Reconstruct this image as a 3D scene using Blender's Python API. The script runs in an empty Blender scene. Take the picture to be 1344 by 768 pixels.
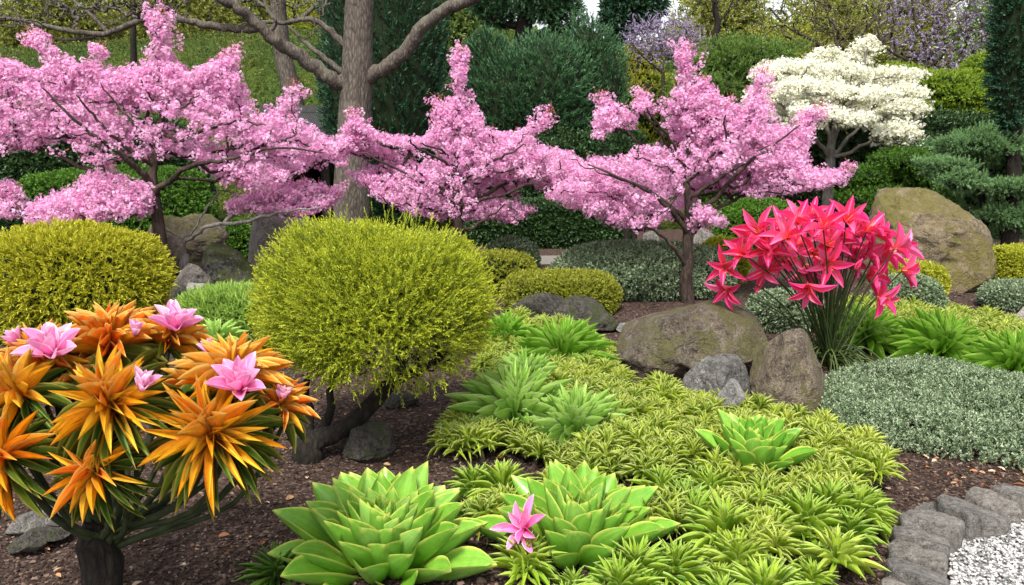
import bpy, math, random
import numpy as np
from mathutils import Vector

# ---------------------------------------------------------------- camera, sky, sun, exposure
CAM_H, PITCH, LENS = 1.5, math.radians(10.0), 28.0
F, CX, CY = 1344 * LENS / 36.0, 672.0, 384.0
scn = bpy.context.scene
COL = scn.collection
cam = bpy.data.cameras.new('camera'); cam.lens = LENS; cam.sensor_width = 36; cam.clip_start = 0.05; cam.clip_end = 600
camo = bpy.data.objects.new('camera', cam); COL.objects.link(camo)
camo.location = (0, 0, CAM_H); camo.rotation_euler = (math.pi / 2 - PITCH, 0, 0)
scn.camera = camo
SUN_EL, SUN_AZ = math.radians(56), math.radians(-166)     # azimuth measured from +Y towards +X : the sun stands behind-left of the camera
w = bpy.data.worlds.new('World'); scn.world = w; w.use_nodes = True
nt = w.node_tree; bg = nt.nodes['Background']
sky = nt.nodes.new('ShaderNodeTexSky'); sky.sky_type = 'NISHITA'; sky.sun_disc = False
sky.sun_elevation = SUN_EL; sky.sun_rotation = SUN_AZ; sky.dust_density = 3.0; sky.air_density = 1.0; sky.ozone_density = 1.0
hs = nt.nodes.new('ShaderNodeHueSaturation'); hs.inputs['Saturation'].default_value = 0.22; hs.inputs['Value'].default_value = 1.0
nt.links.new(sky.outputs[0], hs.inputs['Color']); nt.links.new(hs.outputs[0], bg.inputs['Color'])
bg.inputs['Strength'].default_value = 0.15
sl = bpy.data.lights.new('sun', 'SUN'); sl.energy = 2.8; sl.angle = math.radians(9); sl.color = (1.0, 0.955, 0.88)
so = bpy.data.objects.new('sun', sl); COL.objects.link(so)
sdir = Vector((math.sin(SUN_AZ) * math.cos(SUN_EL), math.cos(SUN_AZ) * math.cos(SUN_EL), math.sin(SUN_EL)))
so.rotation_euler = sdir.to_track_quat('Z', 'Y').to_euler()
so.location = sdir * 30
scn.view_settings.view_transform = 'Standard'; scn.view_settings.look = 'None'
scn.view_settings.exposure = 1.12; scn.view_settings.gamma = 1.0; scn.view_settings.use_curve_mapping = False
scn.cycles.max_bounces = 6; scn.cycles.diffuse_bounces = 3; scn.cycles.transmission_bounces = 3
scn.cycles.transparent_max_bounces = 4; scn.cycles.glossy_bounces = 2
scn.cycles.use_denoising = True

RNG = np.random.default_rng(7)
A = np.array
GA = math.pi * (3 - math.sqrt(5))

# ---------------------------------------------------------------- photo pixel -> place in the garden
def ray(px, py):
    px = np.asarray(px, float); py = np.asarray(py, float)
    u = (px - CX) / F; v = (CY - py) / F
    return np.stack([u, math.cos(PITCH) + v * math.sin(PITCH), -math.sin(PITCH) + v * math.cos(PITCH)], -1)
def G(px, py, z=0.0):
    d = ray(px, py); t = (z - CAM_H) / d[..., 2]
    return A([0, 0, CAM_H]) + d * t[..., None]
def P(px, py, Y):
    d = ray(px, py); t = np.asarray(Y, float) / d[..., 1]
    return A([0, 0, CAM_H]) + d * t[..., None]
def S(px, py, Y):                      # metres per photo pixel there
    return float(Y / ray(px, py)[..., 1]) / F

def sstep(x): x = np.clip(x, 0, 1); return x * x * (3 - 2 * x)
def tz(x, y):
    x = np.asarray(x, float); y = np.asarray(y, float)
    h = sstep((y - 15.5) / 13.0) * (4.9 + 0.5 * np.sin(x * 0.16 + 2.0) - 0.02 * x) + np.clip(y - 28.5, 0, 200) * 0.03
    b = 0.012 * np.sin(x * 2.1 + y * 1.3) + 0.01 * np.sin(y * 2.9 - x * 1.7 + 1)
    return h + b * np.clip((y - 1) / 2, 0, 1)

# ---------------------------------------------------------------- vector helpers
def nrm(v): return v / np.maximum(np.linalg.norm(v, axis=-1, keepdims=True), 1e-9)
def basis(D, N):
    Y = nrm(D); X = nrm(np.cross(Y, N)); Z = np.cross(X, Y)
    return np.stack([X, Y, Z], -1)     # columns
class Noise:
    def __init__(s, seed, freq=1.0, k=14):
        r = np.random.default_rng(seed); s.d = nrm(r.normal(size=(k, 3))) * (freq * r.uniform(.6, 1.9, (k, 1))); s.p = r.uniform(0, 6.28, k)
    def __call__(s, p): return np.sin(p @ s.d.T + s.p).sum(-1) / math.sqrt(len(s.p)) * .9
def rdirs(n, r=None): return nrm((r or RNG).normal(size=(n, 3)))
def in_poly(px, py, poly):
    poly = A(poly, float); x0, y0 = poly[:, 0], poly[:, 1]; x1, y1 = np.roll(x0, -1), np.roll(y0, -1)
    px = px[:, None]; py = py[:, None]
    c = ((y0 > py) != (y1 > py)) & (px < (x1 - x0) * (py - y0) / (y1 - y0 + 1e-9) + x0)
    return c.sum(1) % 2 == 1

# ---------------------------------------------------------------- mesh collector
class Geo:
    def __init__(s): s.V = []; s.L = []; s.S = []; s.U = []; s.C = []; s.M = []; s.n = 0
    def add(s, V, loops, sizes, uv=None, col=None, mi=0):
        V = np.asarray(V, np.float32); loops = np.asarray(loops, np.int64); sizes = np.asarray(sizes, np.int64)
        s.V.append(V); s.L.append(loops + s.n); s.S.append(sizes); s.n += len(V)
        s.U.append(np.zeros((len(loops), 2), np.float32) if uv is None else np.asarray(uv, np.float32))
        if col is None: col = np.zeros((len(V), 4), np.float32) + .5
        s.C.append(np.asarray(col, np.float32)); s.M.append(np.full(len(sizes), mi, np.int32))
    def inst(s, T, M, O, col, mi=0):   # template T repeated with matrices M (N,3,3), origins O, colours (N,4)
        N = len(O)
        if N == 0: return
        V = np.einsum('nij,kj->nki', M, T['V']) + O[:, None, :]
        k = len(T['V'])
        loops = (T['L'][None, :] + (np.arange(N) * k)[:, None]).ravel()
        s.add(V.reshape(-1, 3), loops, np.tile(T['S'], N), np.tile(T['U'], (N, 1)), np.repeat(col, k, 0), mi)
    def tube(s, pts, rad, n=6, mi=0, rv=.5, cap=True):
        pts = np.asarray(pts, float); rad = np.asarray(rad, float); m = len(pts)
        tan = nrm(np.gradient(pts, axis=0)); ref = A([0.31, 0.2, 0.93]) if abs(tan[0, 2]) < .8 else A([1., .1, 0])
        X = nrm(np.cross(tan, ref)); Yv = np.cross(tan, X)
        a = np.arange(n) / n * 2 * math.pi
        ring = pts[:, None] + rad[:, None, None] * (np.cos(a)[None, :, None] * X[:, None] + np.sin(a)[None, :, None] * Yv[:, None])
        V = ring.reshape(-1, 3); L = []; U = []
        acc = np.concatenate([[0], np.cumsum(np.linalg.norm(np.diff(pts, axis=0), axis=1))])
        i = np.arange(m - 1)[:, None] * n; j = np.arange(n)[None, :]; j2 = (j + 1) % n
        q = np.stack([i + j, i + j2, i + n + j2, i + n + j], -1).reshape(-1)
        col = np.zeros((len(V), 4)) + rv
        s.add(V, q, np.full((m - 1) * n, 4), None, col, mi)
        if cap:
            s.add(ring[-1], np.arange(n), [n], None, np.zeros((n, 4)) + rv, mi)
    def build(s, name, mats, parent=None, origin=(0, 0, 0), smooth=True):
        V = np.concatenate(s.V) - np.asarray(origin, np.float32); L = np.concatenate(s.L); Sz = np.concatenate(s.S)
        me = bpy.data.meshes.new(name)
        me.vertices.add(len(V)); me.vertices.foreach_set('co', V.ravel().astype(np.float32))
        me.loops.add(len(L)); me.loops.foreach_set('vertex_index', L.astype(np.int32))
        st = np.concatenate([[0], np.cumsum(Sz)[:-1]]).astype(np.int32)
        me.polygons.add(len(Sz)); me.polygons.foreach_set('loop_start', st)
        me.polygons.foreach_set('material_index', np.concatenate(s.M))
        me.polygons.foreach_set('use_smooth', np.full(len(Sz), smooth))
        uvl = me.uv_layers.new(name='UVMap'); uvl.data.foreach_set('uv', np.concatenate(s.U).ravel())
        at = me.attributes.new('v', 'FLOAT_COLOR', 'POINT'); at.data.foreach_set('color', np.concatenate(s.C).ravel())
        me.update(calc_edges=True)
        for m in (mats if isinstance(mats, (list, tuple)) else [mats]): me.materials.append(m)
        o = bpy.data.objects.new(name, me); COL.objects.link(o)
        if parent is not None: o.parent = parent
        else: o.location = origin
        return o

def tag(o, label=None, cat=None, group=None, kind=None):
    if label: o['label'] = label
    if cat: o['category'] = cat
    if group: o['group'] = group
    if kind: o['kind'] = kind
    return o
def thing(name, label, cat, loc, group=None):
    o = bpy.data.objects.new(name, None); COL.objects.link(o); o.location = loc; o.empty_display_size = .1
    return tag(o, label, cat, group)
def dup(o, parent=None):
    c = o.copy(); COL.objects.link(c)
    if parent is not None: c.parent = parent
    for ch in list(o.children): dup(ch, c)
    return c

# ---------------------------------------------------------------- materials
def newmat(name):
    m = bpy.data.materials.new(name); m.use_nodes = True
    return m, m.node_tree, m.node_tree.nodes['Principled BSDF']
def N(nt, t, **kw):
    n = nt.nodes.new(t)
    for k, v in kw.items():
        if k in n.inputs.keys(): n.inputs[k].default_value = v
        else: setattr(n, k, v)
    return n
def ramp(nt, src, stops, interp='LINEAR'):
    r = nt.nodes.new('ShaderNodeValToRGB'); r.color_ramp.interpolation = interp
    e = r.color_ramp.elements
    while len(e) > 1: e.remove(e[-1])
    e[0].position = stops[0][0]; e[0].color = (*stops[0][1], 1)
    for p, c in stops[1:]:
        x = e.new(p); x.color = (*c, 1)
    nt.links.new(src, r.inputs[0]); return r.outputs[0]
def math_(nt, op, a, b=None, clamp=False):
    n = nt.nodes.new('ShaderNodeMath'); n.operation = op; n.use_clamp = clamp
    for i, x in enumerate((a, b)):
        if x is None: continue
        if isinstance(x, (int, float)): n.inputs[i].default_value = x
        else: nt.links.new(x, n.inputs[i])
    return n.outputs[0]
def mixc(nt, f, a, b, mode='MIX'):
    n = nt.nodes.new('ShaderNodeMix'); n.data_type = 'RGBA'; n.blend_type = mode
    if isinstance(f, (int, float)): n.inputs[0].default_value = f
    else: nt.links.new(f, n.inputs[0])
    for i, x in ((6, a), (7, b)):
        if isinstance(x, tuple): n.inputs[i].default_value = (*x, 1)
        else: nt.links.new(x, n.inputs[i])
    return n.outputs[2]
def attr(nt):
    a = nt.nodes.new('ShaderNodeAttribute'); a.attribute_name = 'v'
    s = nt.nodes.new('ShaderNodeSeparateColor'); nt.links.new(a.outputs['Color'], s.inputs[0]); return s.outputs[0], s.outputs[1], s.outputs[2]

def leafmat(name, cols, tip=None, tipk=2.0, trans=.3, rough=.5, edge=None, edgew=.82, mid=None, patch=None, spec=.35, obj=False, base=None):
    """cols: colours from the darkest to the lightest leaf; tip: colour of young growth at the end of a sprig;
    edge: colour of a leaf's margin; patch: second set for large patches."""
    m, nt, b = newmat(name); r1, r2, r3 = attr(nt)
    f = math_(nt, 'ADD', math_(nt, 'MULTIPLY', r1, .5), math_(nt, 'MULTIPLY', r2, .5))
    if obj:
        oi = nt.nodes.new('ShaderNodeObjectInfo')
        f = math_(nt, 'ADD', math_(nt, 'MULTIPLY', f, .65), math_(nt, 'MULTIPLY', oi.outputs['Random'], .35))
    k = len(cols)
    c = ramp(nt, f, [(.12 + .76 * i / (k - 1), x) for i, x in enumerate(cols)])
    if tip: c = mixc(nt, math_(nt, 'POWER', r3, tipk), c, tip)
    if patch:
        tc = nt.nodes.new('ShaderNodeTexCoord'); no = N(nt, 'ShaderNodeTexNoise', Scale=patch[1], Detail=2.0); nt.links.new(tc.outputs['Object'], no.inputs['Vector'])
        c = mixc(nt, ramp(nt, no.outputs[0], [(.42, (0, 0, 0)), (.62, (1, 1, 1))]), c, patch[0])
    if edge or mid or base:
        uv = nt.nodes.new('ShaderNodeUVMap'); uv.uv_map = 'UVMap'; sx = nt.nodes.new('ShaderNodeSeparateXYZ'); nt.links.new(uv.outputs[0], sx.inputs[0])
        ed = math_(nt, 'ABSOLUTE', math_(nt, 'SUBTRACT', math_(nt, 'MULTIPLY', sx.outputs[0], 2.0), 1.0))
        if base: c = mixc(nt, math_(nt, 'POWER', math_(nt, 'SUBTRACT', 1.0, sx.outputs[1], True), 1.6), c, base)
        if edge:
            vm = nt.nodes.new('ShaderNodeMapping'); vm.inputs['Scale'].default_value = (16, 1.6, 1); nt.links.new(uv.outputs[0], vm.inputs[0]); cb = nt.nodes.new('ShaderNodeCombineXYZ'); nt.links.new(math_(nt, 'MULTIPLY', r2, 37.0), cb.inputs[2]); nt.links.new(cb.outputs[0], vm.inputs['Location'])
            vn = N(nt, 'ShaderNodeTexNoise', Scale=1.0, Detail=4.0, Roughness=.7); nt.links.new(vm.outputs[0], vn.inputs['Vector'])
            tc2 = nt.nodes.new('ShaderNodeTexCoord'); mo = N(nt, 'ShaderNodeTexNoise', Scale=38.0, Detail=5.0, Roughness=.75); nt.links.new(tc2.outputs['Object'], mo.inputs['Vector'])
            c = mixc(nt, 1.0, c, ramp(nt, vn.outputs[0], [(.3, (.82, .85, .82)), (.7, (1.16, 1.14, 1.16))]), 'MULTIPLY')
            c = mixc(nt, 1.0, c, ramp(nt, mo.outputs[0], [(.3, (.82, .85, .8)), (.5, (1, 1, 1)), (.72, (1.14, 1.12, 1.2))]), 'MULTIPLY')
            bn = N(nt, 'ShaderNodeBump', Strength=.35, Distance=.004); nt.links.new(vn.outputs[0], bn.inputs['Height']); nt.links.new(bn.outputs[0], b.inputs['Normal'])
        if mid: c = mixc(nt, ramp(nt, ed, [(.0, (.8, .8, .8)), (.28, (0, 0, 0))]), c, mid)
        if edge:
            e2 = math_(nt, 'MAXIMUM', ed, math_(nt, 'ADD', math_(nt, 'MULTIPLY', sx.outputs[1], 1.0), -.02))
            c = mixc(nt, ramp(nt, e2, [(edgew, (0, 0, 0)), (min(edgew + .12, 1), (1, 1, 1))]), c, edge)
    nt.links.new(c, b.inputs['Base Color']); b.inputs['Roughness'].default_value = rough
    b.inputs['Specular IOR Level'].default_value = spec
    if trans > 0:
        t = nt.nodes.new('ShaderNodeBsdfTranslucent'); nt.links.new(c, t.inputs[0])
        mx = nt.nodes.new('ShaderNodeMixShader'); mx.inputs[0].default_value = trans
        nt.links.new(b.outputs[0], mx.inputs[1]); nt.links.new(t.outputs[0], mx.inputs[2])
        nt.links.new(mx.outputs[0], nt.nodes['Material Output'].inputs[0])
    return m

def barkmat(name, c1, c2, scale=9, stretch=.22, bump=.6, moss=None):
    m, nt, b = newmat(name); tc = nt.nodes.new('ShaderNodeTexCoord')
    mp = nt.nodes.new('ShaderNodeMapping'); mp.inputs['Scale'].default_value = (1, 1, stretch); nt.links.new(tc.outputs['Object'], mp.inputs[0])
    n1 = N(nt, 'ShaderNodeTexNoise', Scale=scale * 2.2, Detail=8.0, Roughness=.65); nt.links.new(mp.outputs[0], n1.inputs['Vector'])
    v1 = N(nt, 'ShaderNodeTexVoronoi', Scale=scale * 2.6, feature='DISTANCE_TO_EDGE'); nt.links.new(mp.outputs[0], v1.inputs['Vector'])
    h = math_(nt, 'ADD', math_(nt, 'MULTIPLY', n1.outputs[0], .8), math_(nt, 'MULTIPLY', v1.outputs['Distance'], .9))
    c = ramp(nt, h, [(.3, c1), (.75, c2)])
    n2 = N(nt, 'ShaderNodeTexNoise', Scale=3.0, Detail=4.0); nt.links.new(tc.outputs['Object'], n2.inputs['Vector'])
    c = mixc(nt, ramp(nt, n2.outputs[0], [(.5, (0, 0, 0)), (.68, (.7, .7, .7))]), c, moss or tuple(x * 1.5 for x in c2))
    nt.links.new(c, b.inputs['Base Color']); b.inputs['Roughness'].default_value = .9; b.inputs['Specular IOR Level'].default_value = .2
    bp = N(nt, 'ShaderNodeBump', Strength=bump, Distance=.02); nt.links.new(h, bp.inputs['Height']); nt.links.new(bp.outputs[0], b.inputs['Normal'])
    return m

def rockmat(name, c1, c2, moss=None, mossk=.5, scale=3.0, lichen=None, bump=1.0):
    m, nt, b = newmat(name); tc = nt.nodes.new('ShaderNodeTexCoord')
    def noise(s, d, r=.6, dist=0.0):
        n = N(nt, 'ShaderNodeTexNoise', Scale=s, Detail=d, Roughness=r, Distortion=dist); nt.links.new(tc.outputs['Object'], n.inputs['Vector']); return n.outputs[0]
    a = noise(scale, 10.0, .68, .4); f = noise(scale * 9, 8.0, .75); g = noise(scale * 34, 4.0, .7)
    h = math_(nt, 'ADD', math_(nt, 'MULTIPLY', a, .36), math_(nt, 'ADD', math_(nt, 'MULTIPLY', f, .36), math_(nt, 'MULTIPLY', g, .28)))
    c = ramp(nt, h, [(.41, tuple(x * .3 for x in c1)), (.475, c1), (.54, c2), (.62, tuple(min(x * 1.5, .7) for x in c2))])
    oi = nt.nodes.new('ShaderNodeObjectInfo'); c = mixc(nt, 1.0, c, ramp(nt, oi.outputs['Random'], [(0, (.78, .78, .8)), (.5, (1, .98, .95)), (1, (1.3, 1.24, 1.16))]), 'MULTIPLY')
    if moss:
        mk = noise(scale * .9, 6.0, .7, .3); ge = nt.nodes.new('ShaderNodeNewGeometry'); sx = nt.nodes.new('ShaderNodeSeparateXYZ'); nt.links.new(ge.outputs['Normal'], sx.inputs[0])
        k = math_(nt, 'ADD', mk, math_(nt, 'MULTIPLY', sx.outputs[2], .08)); k = math_(nt, 'ADD', k, math_(nt, 'MULTIPLY', math_(nt, 'SUBTRACT', f, .5), .35))
        t = .62 - mossk * .26
        c = mixc(nt, ramp(nt, k, [(t, (0, 0, 0)), (t + .09, (.85, .85, .85))]), c, mixc(nt, g, tuple(x * .6 for x in moss), tuple(x * 1.35 for x in moss)))
    if lichen:
        l = noise(scale * 4, 3.0, .6)
        c = mixc(nt, ramp(nt, l, [(.62, (0, 0, 0)), (.67, (.75, .75, .75))]), c, lichen)
    vr = N(nt, 'ShaderNodeTexVoronoi', Scale=scale * .9, feature='DISTANCE_TO_EDGE')
    dn = N(nt, 'ShaderNodeTexNoise', Scale=scale * 2, Detail=3.0); nt.links.new(tc.outputs['Object'], dn.inputs['Vector'])
    vm = nt.nodes.new('ShaderNodeVectorMath'); vm.operation = 'ADD'; nt.links.new(tc.outputs['Object'], vm.inputs[0]); nt.links.new(dn.outputs['Color'], vm.inputs[1]); nt.links.new(vm.outputs[0], vr.inputs['Vector'])
    crack = ramp(nt, vr.outputs['Distance'], [(0, (0, 0, 0)), (.03, (1, 1, 1))])
    nt.links.new(c, b.inputs['Base Color']); b.inputs['Roughness'].default_value = .88; b.inputs['Specular IOR Level'].default_value = .25
    bp = N(nt, 'ShaderNodeBump', Strength=1.0 * bump, Distance=.09); nt.links.new(math_(nt, 'ADD', h, math_(nt, 'MULTIPLY', crack, .12)), bp.inputs['Height']); nt.links.new(bp.outputs[0], b.inputs['Normal'])
    return m

def plain(name, c, rough=.7, var=.25, scale=20):
    m, nt, b = newmat(name); tc = nt.nodes.new('ShaderNodeTexCoord'); n = N(nt, 'ShaderNodeTexNoise', Scale=scale, Detail=5.0); nt.links.new(tc.outputs['Object'], n.inputs['Vector'])
    col = ramp(nt, n.outputs[0], [(.3, tuple(x * (1 - var) for x in c)), (.7, tuple(x * (1 + var) for x in c))])
    nt.links.new(col, b.inputs['Base Color']); b.inputs['Roughness'].default_value = rough; b.inputs['Specular IOR Level'].default_value = .15
    return m

# ---------------------------------------------------------------- leaf and petal templates (length along +Y, face up +Z, unit length, unit width)
def grid_leaf(prof, nv, nu, cup=.25, curve=.0, th=0.0, fold=0.0, wave=0.0):
    """prof: list of (v, half-width fraction)"""
    vs = np.linspace(0, 1, nv); w = np.interp(vs, [p[0] for p in prof], [p[1] for p in prof]); us = np.linspace(-1, 1, nu)
    def sheet(sgn):
        V = []; UV = []
        for v, ww in zip(vs, w):
            for u in us:
                z = cup * (u * u) * ww * .5 + fold * abs(u) * ww * .5 + curve * v * v + wave * math.sin(v * 9 + u) * .02
                if th: z += sgn * th * (1 - u * u) * (1 - v * v * .8) * .5 + (0 if sgn > 0 else 0)
                V.append((u * ww * .5, v, z)); UV.append(((u + 1) / 2, v))
        return V, UV
    V, UV = sheet(1); L = []; U = []; Sz = []
    def faces(off, flip):
        for i in range(nv - 1):
            for j in range(nu - 1):
                q = [i * nu + j, i * nu + j + 1, (i + 1) * nu + j + 1, (i + 1) * nu + j]
                if flip: q = q[::-1]
                L.extend([a + off for a in q]); U.extend([UV[a] for a in q]); Sz.append(4)
    faces(0, False)
    if th:
        V2, _ = sheet(-1); V = V + V2; faces(nv * nu, True)
    return dict(V=A(V, float), L=A(L), S=A(Sz), U=A(U, float))
def diamond(fold=.15, wpos=.45):
    V = A([(0, 0, 0), (-.5, wpos, fold), (0, 1, 0), (.5, wpos, fold)], float)
    return dict(V=V, L=A([0, 2, 1, 0, 3, 2]), S=A([3, 3]), U=A([(.5, 0), (.5, 1), (0, .5), (.5, 0), (1, .5), (.5, 1)], float))
def needle():
    return dict(V=A([(-.5, 0, 0), (.5, 0, 0), (.15, 1, 0), (-.15, 1, 0)], float), L=A([0, 1, 2, 3]), S=A([4]), U=A([(0, 0), (1, 0), (1, 1), (0, 1)], float))
def flower5(cup=.35, np_=5):
    V = [(0, 0, 0)]; L = []; U = []; Sz = []
    for i in range(np_):
        a = i / np_ * 2 * math.pi; d = .62 * math.pi / np_
        V += [(.42 * math.cos(a - d), .42 * math.sin(a - d), cup * .25), (.5 * math.cos(a), .5 * math.sin(a), cup * .5), (.42 * math.cos(a + d), .42 * math.sin(a + d), cup * .25)]
        k = 1 + 3 * i; L += [0, k, k + 1, k + 2]; U += [(.5, 0), (0, .7), (.5, 1), (1, .7)]; Sz.append(4)
    return dict(V=A(V, float), L=A(L), S=A(Sz), U=A(U, float))
T_D = diamond(); T_N = needle(); T_F = flower5()
T_LANCE = grid_leaf([(0, .35), (.2, .7), (.45, 1), (.7, .78), (.9, .3), (1, 0.02)], 7, 3, cup=0, fold=.35, curve=-.12)
T_LANCE2 = grid_leaf([(0, .45), (.2, .75), (.4, 1), (.65, .85), (.85, .42), (1, 0.01)], 9, 5, cup=.2, fold=.25, curve=.08)
T_OR = grid_leaf([(0, .5), (.2, .8), (.42, 1), (.65, .82), (.85, .42), (1, 0.01)], 10, 5, cup=.15, fold=.4, curve=-.06, th=.02)
T_SUC = grid_leaf([(0, .42), (.15, .52), (.35, .8), (.55, 1), (.68, .95), (.8, .72), (.9, .40), (.97, .12), (1, .0)], 15, 9, cup=.34, curve=.16, th=.06)
T_PET = grid_leaf([(0, .3), (.25, .72), (.5, 1), (.7, .88), (.88, .45), (1, 0.02)], 9, 5, cup=.5, curve=.12)
T_LILY = grid_leaf([(0, .35), (.25, .75), (.5, 1), (.72, .85), (.9, .4), (1, 0.02)], 9, 5, cup=.35, fold=.15, curve=-.18)

# ---------------------------------------------------------------- foliage
def sprigs(geo, O, D, L, nleaf, ll, lw, ang=50, T=T_D, jitter=.25, mi=0, up=.0, dist=None, t0=.12, twist=0, seed=1):
    """O origins, D directions; nleaf leaves up each sprig."""
    r = np.random.default_rng(seed); n = len(O)
    if n == 0: return
    D = nrm(D); L = np.asarray(L) * r.uniform(.7, 1.3, n)
    ref = np.where(np.abs(D[:, 2:3]) < .9, A([[0, 0, 1.]]), A([[1., 0, 0]]))
    X = nrm(np.cross(D, ref)); Y = np.cross(D, X)
    t = (np.arange(nleaf) + .5) / nleaf; t = t0 + (1 - t0) * t
    az = (np.arange(nleaf) * GA)[None, :] + r.uniform(0, 6.28, (n, 1)) + r.normal(0, .3, (n, nleaf))
    a = np.radians(ang) * (1 - .45 * t)[None, :] + r.normal(0, jitter, (n, nleaf))
    rad = np.cos(az)[..., None] * X[:, None] + np.sin(az)[..., None] * Y[:, None]
    d = np.cos(a)[..., None] * D[:, None] + np.sin(a)[..., None] * rad
    d[..., 2] += up
    nn = np.sin(a)[..., None] * D[:, None] - np.cos(a)[..., None] * rad * 1.0
    nn = nn + r.normal(0, .35, nn.shape)
    pos = O[:, None] + D[:, None] * (L[:, None] * t[None])[..., None]
    s = r.uniform(.7, 1.25, (n, nleaf)) * (1 - .3 * np.abs(t - .5))[None]
    B = basis(d.reshape(-1, 3), nn.reshape(-1, 3)); s = s.reshape(-1)
    B = B * np.stack([s * lw, s * ll, s * ll], -1)[:, None, :]
    c = np.zeros((n * nleaf, 4)); c[:, 0] = np.repeat(r.uniform(0, 1, n), nleaf); c[:, 1] = r.uniform(0, 1, n * nleaf); c[:, 2] = np.tile(t, n); c[:, 3] = 1
    geo.inst(T, B, pos.reshape(-1, 3), c, mi)

def blob(c, R, n, seed=1, lump=.12, lf=3.0, shell=.22, zmin=None, power=1.0, boxy=0.0):
    """points near the skin of a lumpy ellipsoid, with outward directions"""
    r = np.random.default_rng(seed); u = rdirs(int(n * 1.9), r); c = A(c, float); R = A(R, float)
    if boxy:
        m = np.max(np.abs(u), axis=1, keepdims=True); u2 = u / m; u2 = u * (1 - boxy) + u2 * boxy * .8
    else: u2 = u
    nz = Noise(seed + 50, lf); k = 1 + lump * nz(u * 1.0)
    dep = 1 - shell * r.uniform(0, 1, len(u)) ** 1.6
    p = c + u2 * R * (k * dep)[:, None]
    d = nrm(u2 / R ** 1.0 * R.mean())
    if zmin is not None:
        ok = p[:, 2] > zmin; p = p[ok]; d = d[ok]
    return p[:n], d[:n]
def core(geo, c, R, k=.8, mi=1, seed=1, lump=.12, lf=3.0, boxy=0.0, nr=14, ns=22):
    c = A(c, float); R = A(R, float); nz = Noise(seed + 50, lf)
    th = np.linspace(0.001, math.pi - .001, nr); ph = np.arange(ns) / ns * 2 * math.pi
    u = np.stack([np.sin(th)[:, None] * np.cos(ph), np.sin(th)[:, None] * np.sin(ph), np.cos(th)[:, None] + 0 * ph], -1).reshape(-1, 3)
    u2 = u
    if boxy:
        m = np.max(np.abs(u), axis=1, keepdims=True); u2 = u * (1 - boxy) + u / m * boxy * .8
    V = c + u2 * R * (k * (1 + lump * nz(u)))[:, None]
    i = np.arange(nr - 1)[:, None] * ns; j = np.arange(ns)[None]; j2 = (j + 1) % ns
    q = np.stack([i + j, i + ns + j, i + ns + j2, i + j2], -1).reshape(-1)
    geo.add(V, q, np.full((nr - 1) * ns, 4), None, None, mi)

# ---------------------------------------------------------------- branching skeleton
class Skel:
    def __init__(s, p0): s.p = [A(p0, float)]; s.par = [-1]; s.r = [None]
    def path(s, parent, pts, wob=.0, seed=0, rads=None):
        r = np.random.default_rng(seed); k = parent
        for i, q in enumerate(pts):
            s.p.append(A(q, float) + r.normal(0, wob, 3)); s.par.append(k); s.r.append(None if rads is None else rads[i]); k = len(s.p) - 1
        return k
    def near(s, q, lo=0, zpen=1.0):
        Pn = A(s.p[lo:]); d = np.linalg.norm(Pn - q, axis=1) + zpen * np.clip(Pn[:, 2] - q[2] + .02, 0, None)
        return lo + int(np.argmin(d))
    def grow(s, targets, steps=4, wob=.02, arch=.15, lo=0, zpen=1.0, seed=0):
        r = np.random.default_rng(seed); base = s.p[0]
        order = np.argsort(np.linalg.norm(targets - s.p[lo], axis=1))
        for i in order:
            q = targets[i]; k = s.near(q, lo, zpen); a = s.p[k]; L = np.linalg.norm(q - a)
            if L < .03: continue
            pts = []
            for t in np.linspace(0, 1, steps + 1)[1:]:
                x = a * (1 - t) + q * t; x = x + A([0, 0, -arch * L * math.sin(math.pi * t) * .5]) + r.normal(0, wob * L, 3) * (t < .99); pts.append(x)
            s.path(k, pts)
    def tubes(s, geo, r0=.006, pw=.42, rmax=9, rmin=.003, mi=0, nseg=6):
        n = len(s.p); w = np.zeros(n); ch = [[] for _ in range(n)]
        for i in range(1, n): ch[s.par[i]].append(i)
        for i in range(n - 1, -1, -1):
            if not ch[i]: w[i] = 1
            if i: w[s.par[i]] += w[i]
        rad = np.clip(r0 * w ** pw, rmin, rmax)
        for i in range(n):
            if s.r[i] is not None: rad[i] = s.r[i]
        for i in range(1, n): rad[i] = min(rad[i], rad[s.par[i]]) if s.par[i] > 0 else rad[i]
        starts = [(0, None)]
        while starts:
            i, frm = starts.pop(); chain = [] if frm is None else [frm]; rr = [] if frm is None else [rad[i] * 1.05]
            while True:
                chain.append(i); rr.append(rad[i])
                if not ch[i]: break
                m = max(ch[i], key=lambda x: (rad[x], w[x]))
                for x in ch[i]:
                    if x != m: starts.append((x, i))
                i = m
            if len(chain) > 1:
                rr[-1] *= .6
                ns = nseg if max(rr) > .015 else 4
                geo.tube([s.p[x] for x in chain], rr, ns, mi)

def smooth_path(pts, n):
    pts = A(pts, float); t = np.linspace(0, len(pts) - 1, n); out = []
    for x in t:
        i = min(int(x), len(pts) - 2); f = x - i
        p0 = pts[max(i - 1, 0)]; p1 = pts[i]; p2 = pts[i + 1]; p3 = pts[min(i + 2, len(pts) - 1)]
        out.append(.5 * ((2 * p1) + (-p0 + p2) * f + (2 * p0 - 5 * p1 + 4 * p2 - p3) * f * f + (-p0 + 3 * p1 - 3 * p2 + p3) * f ** 3))
    return A(out)

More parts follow.
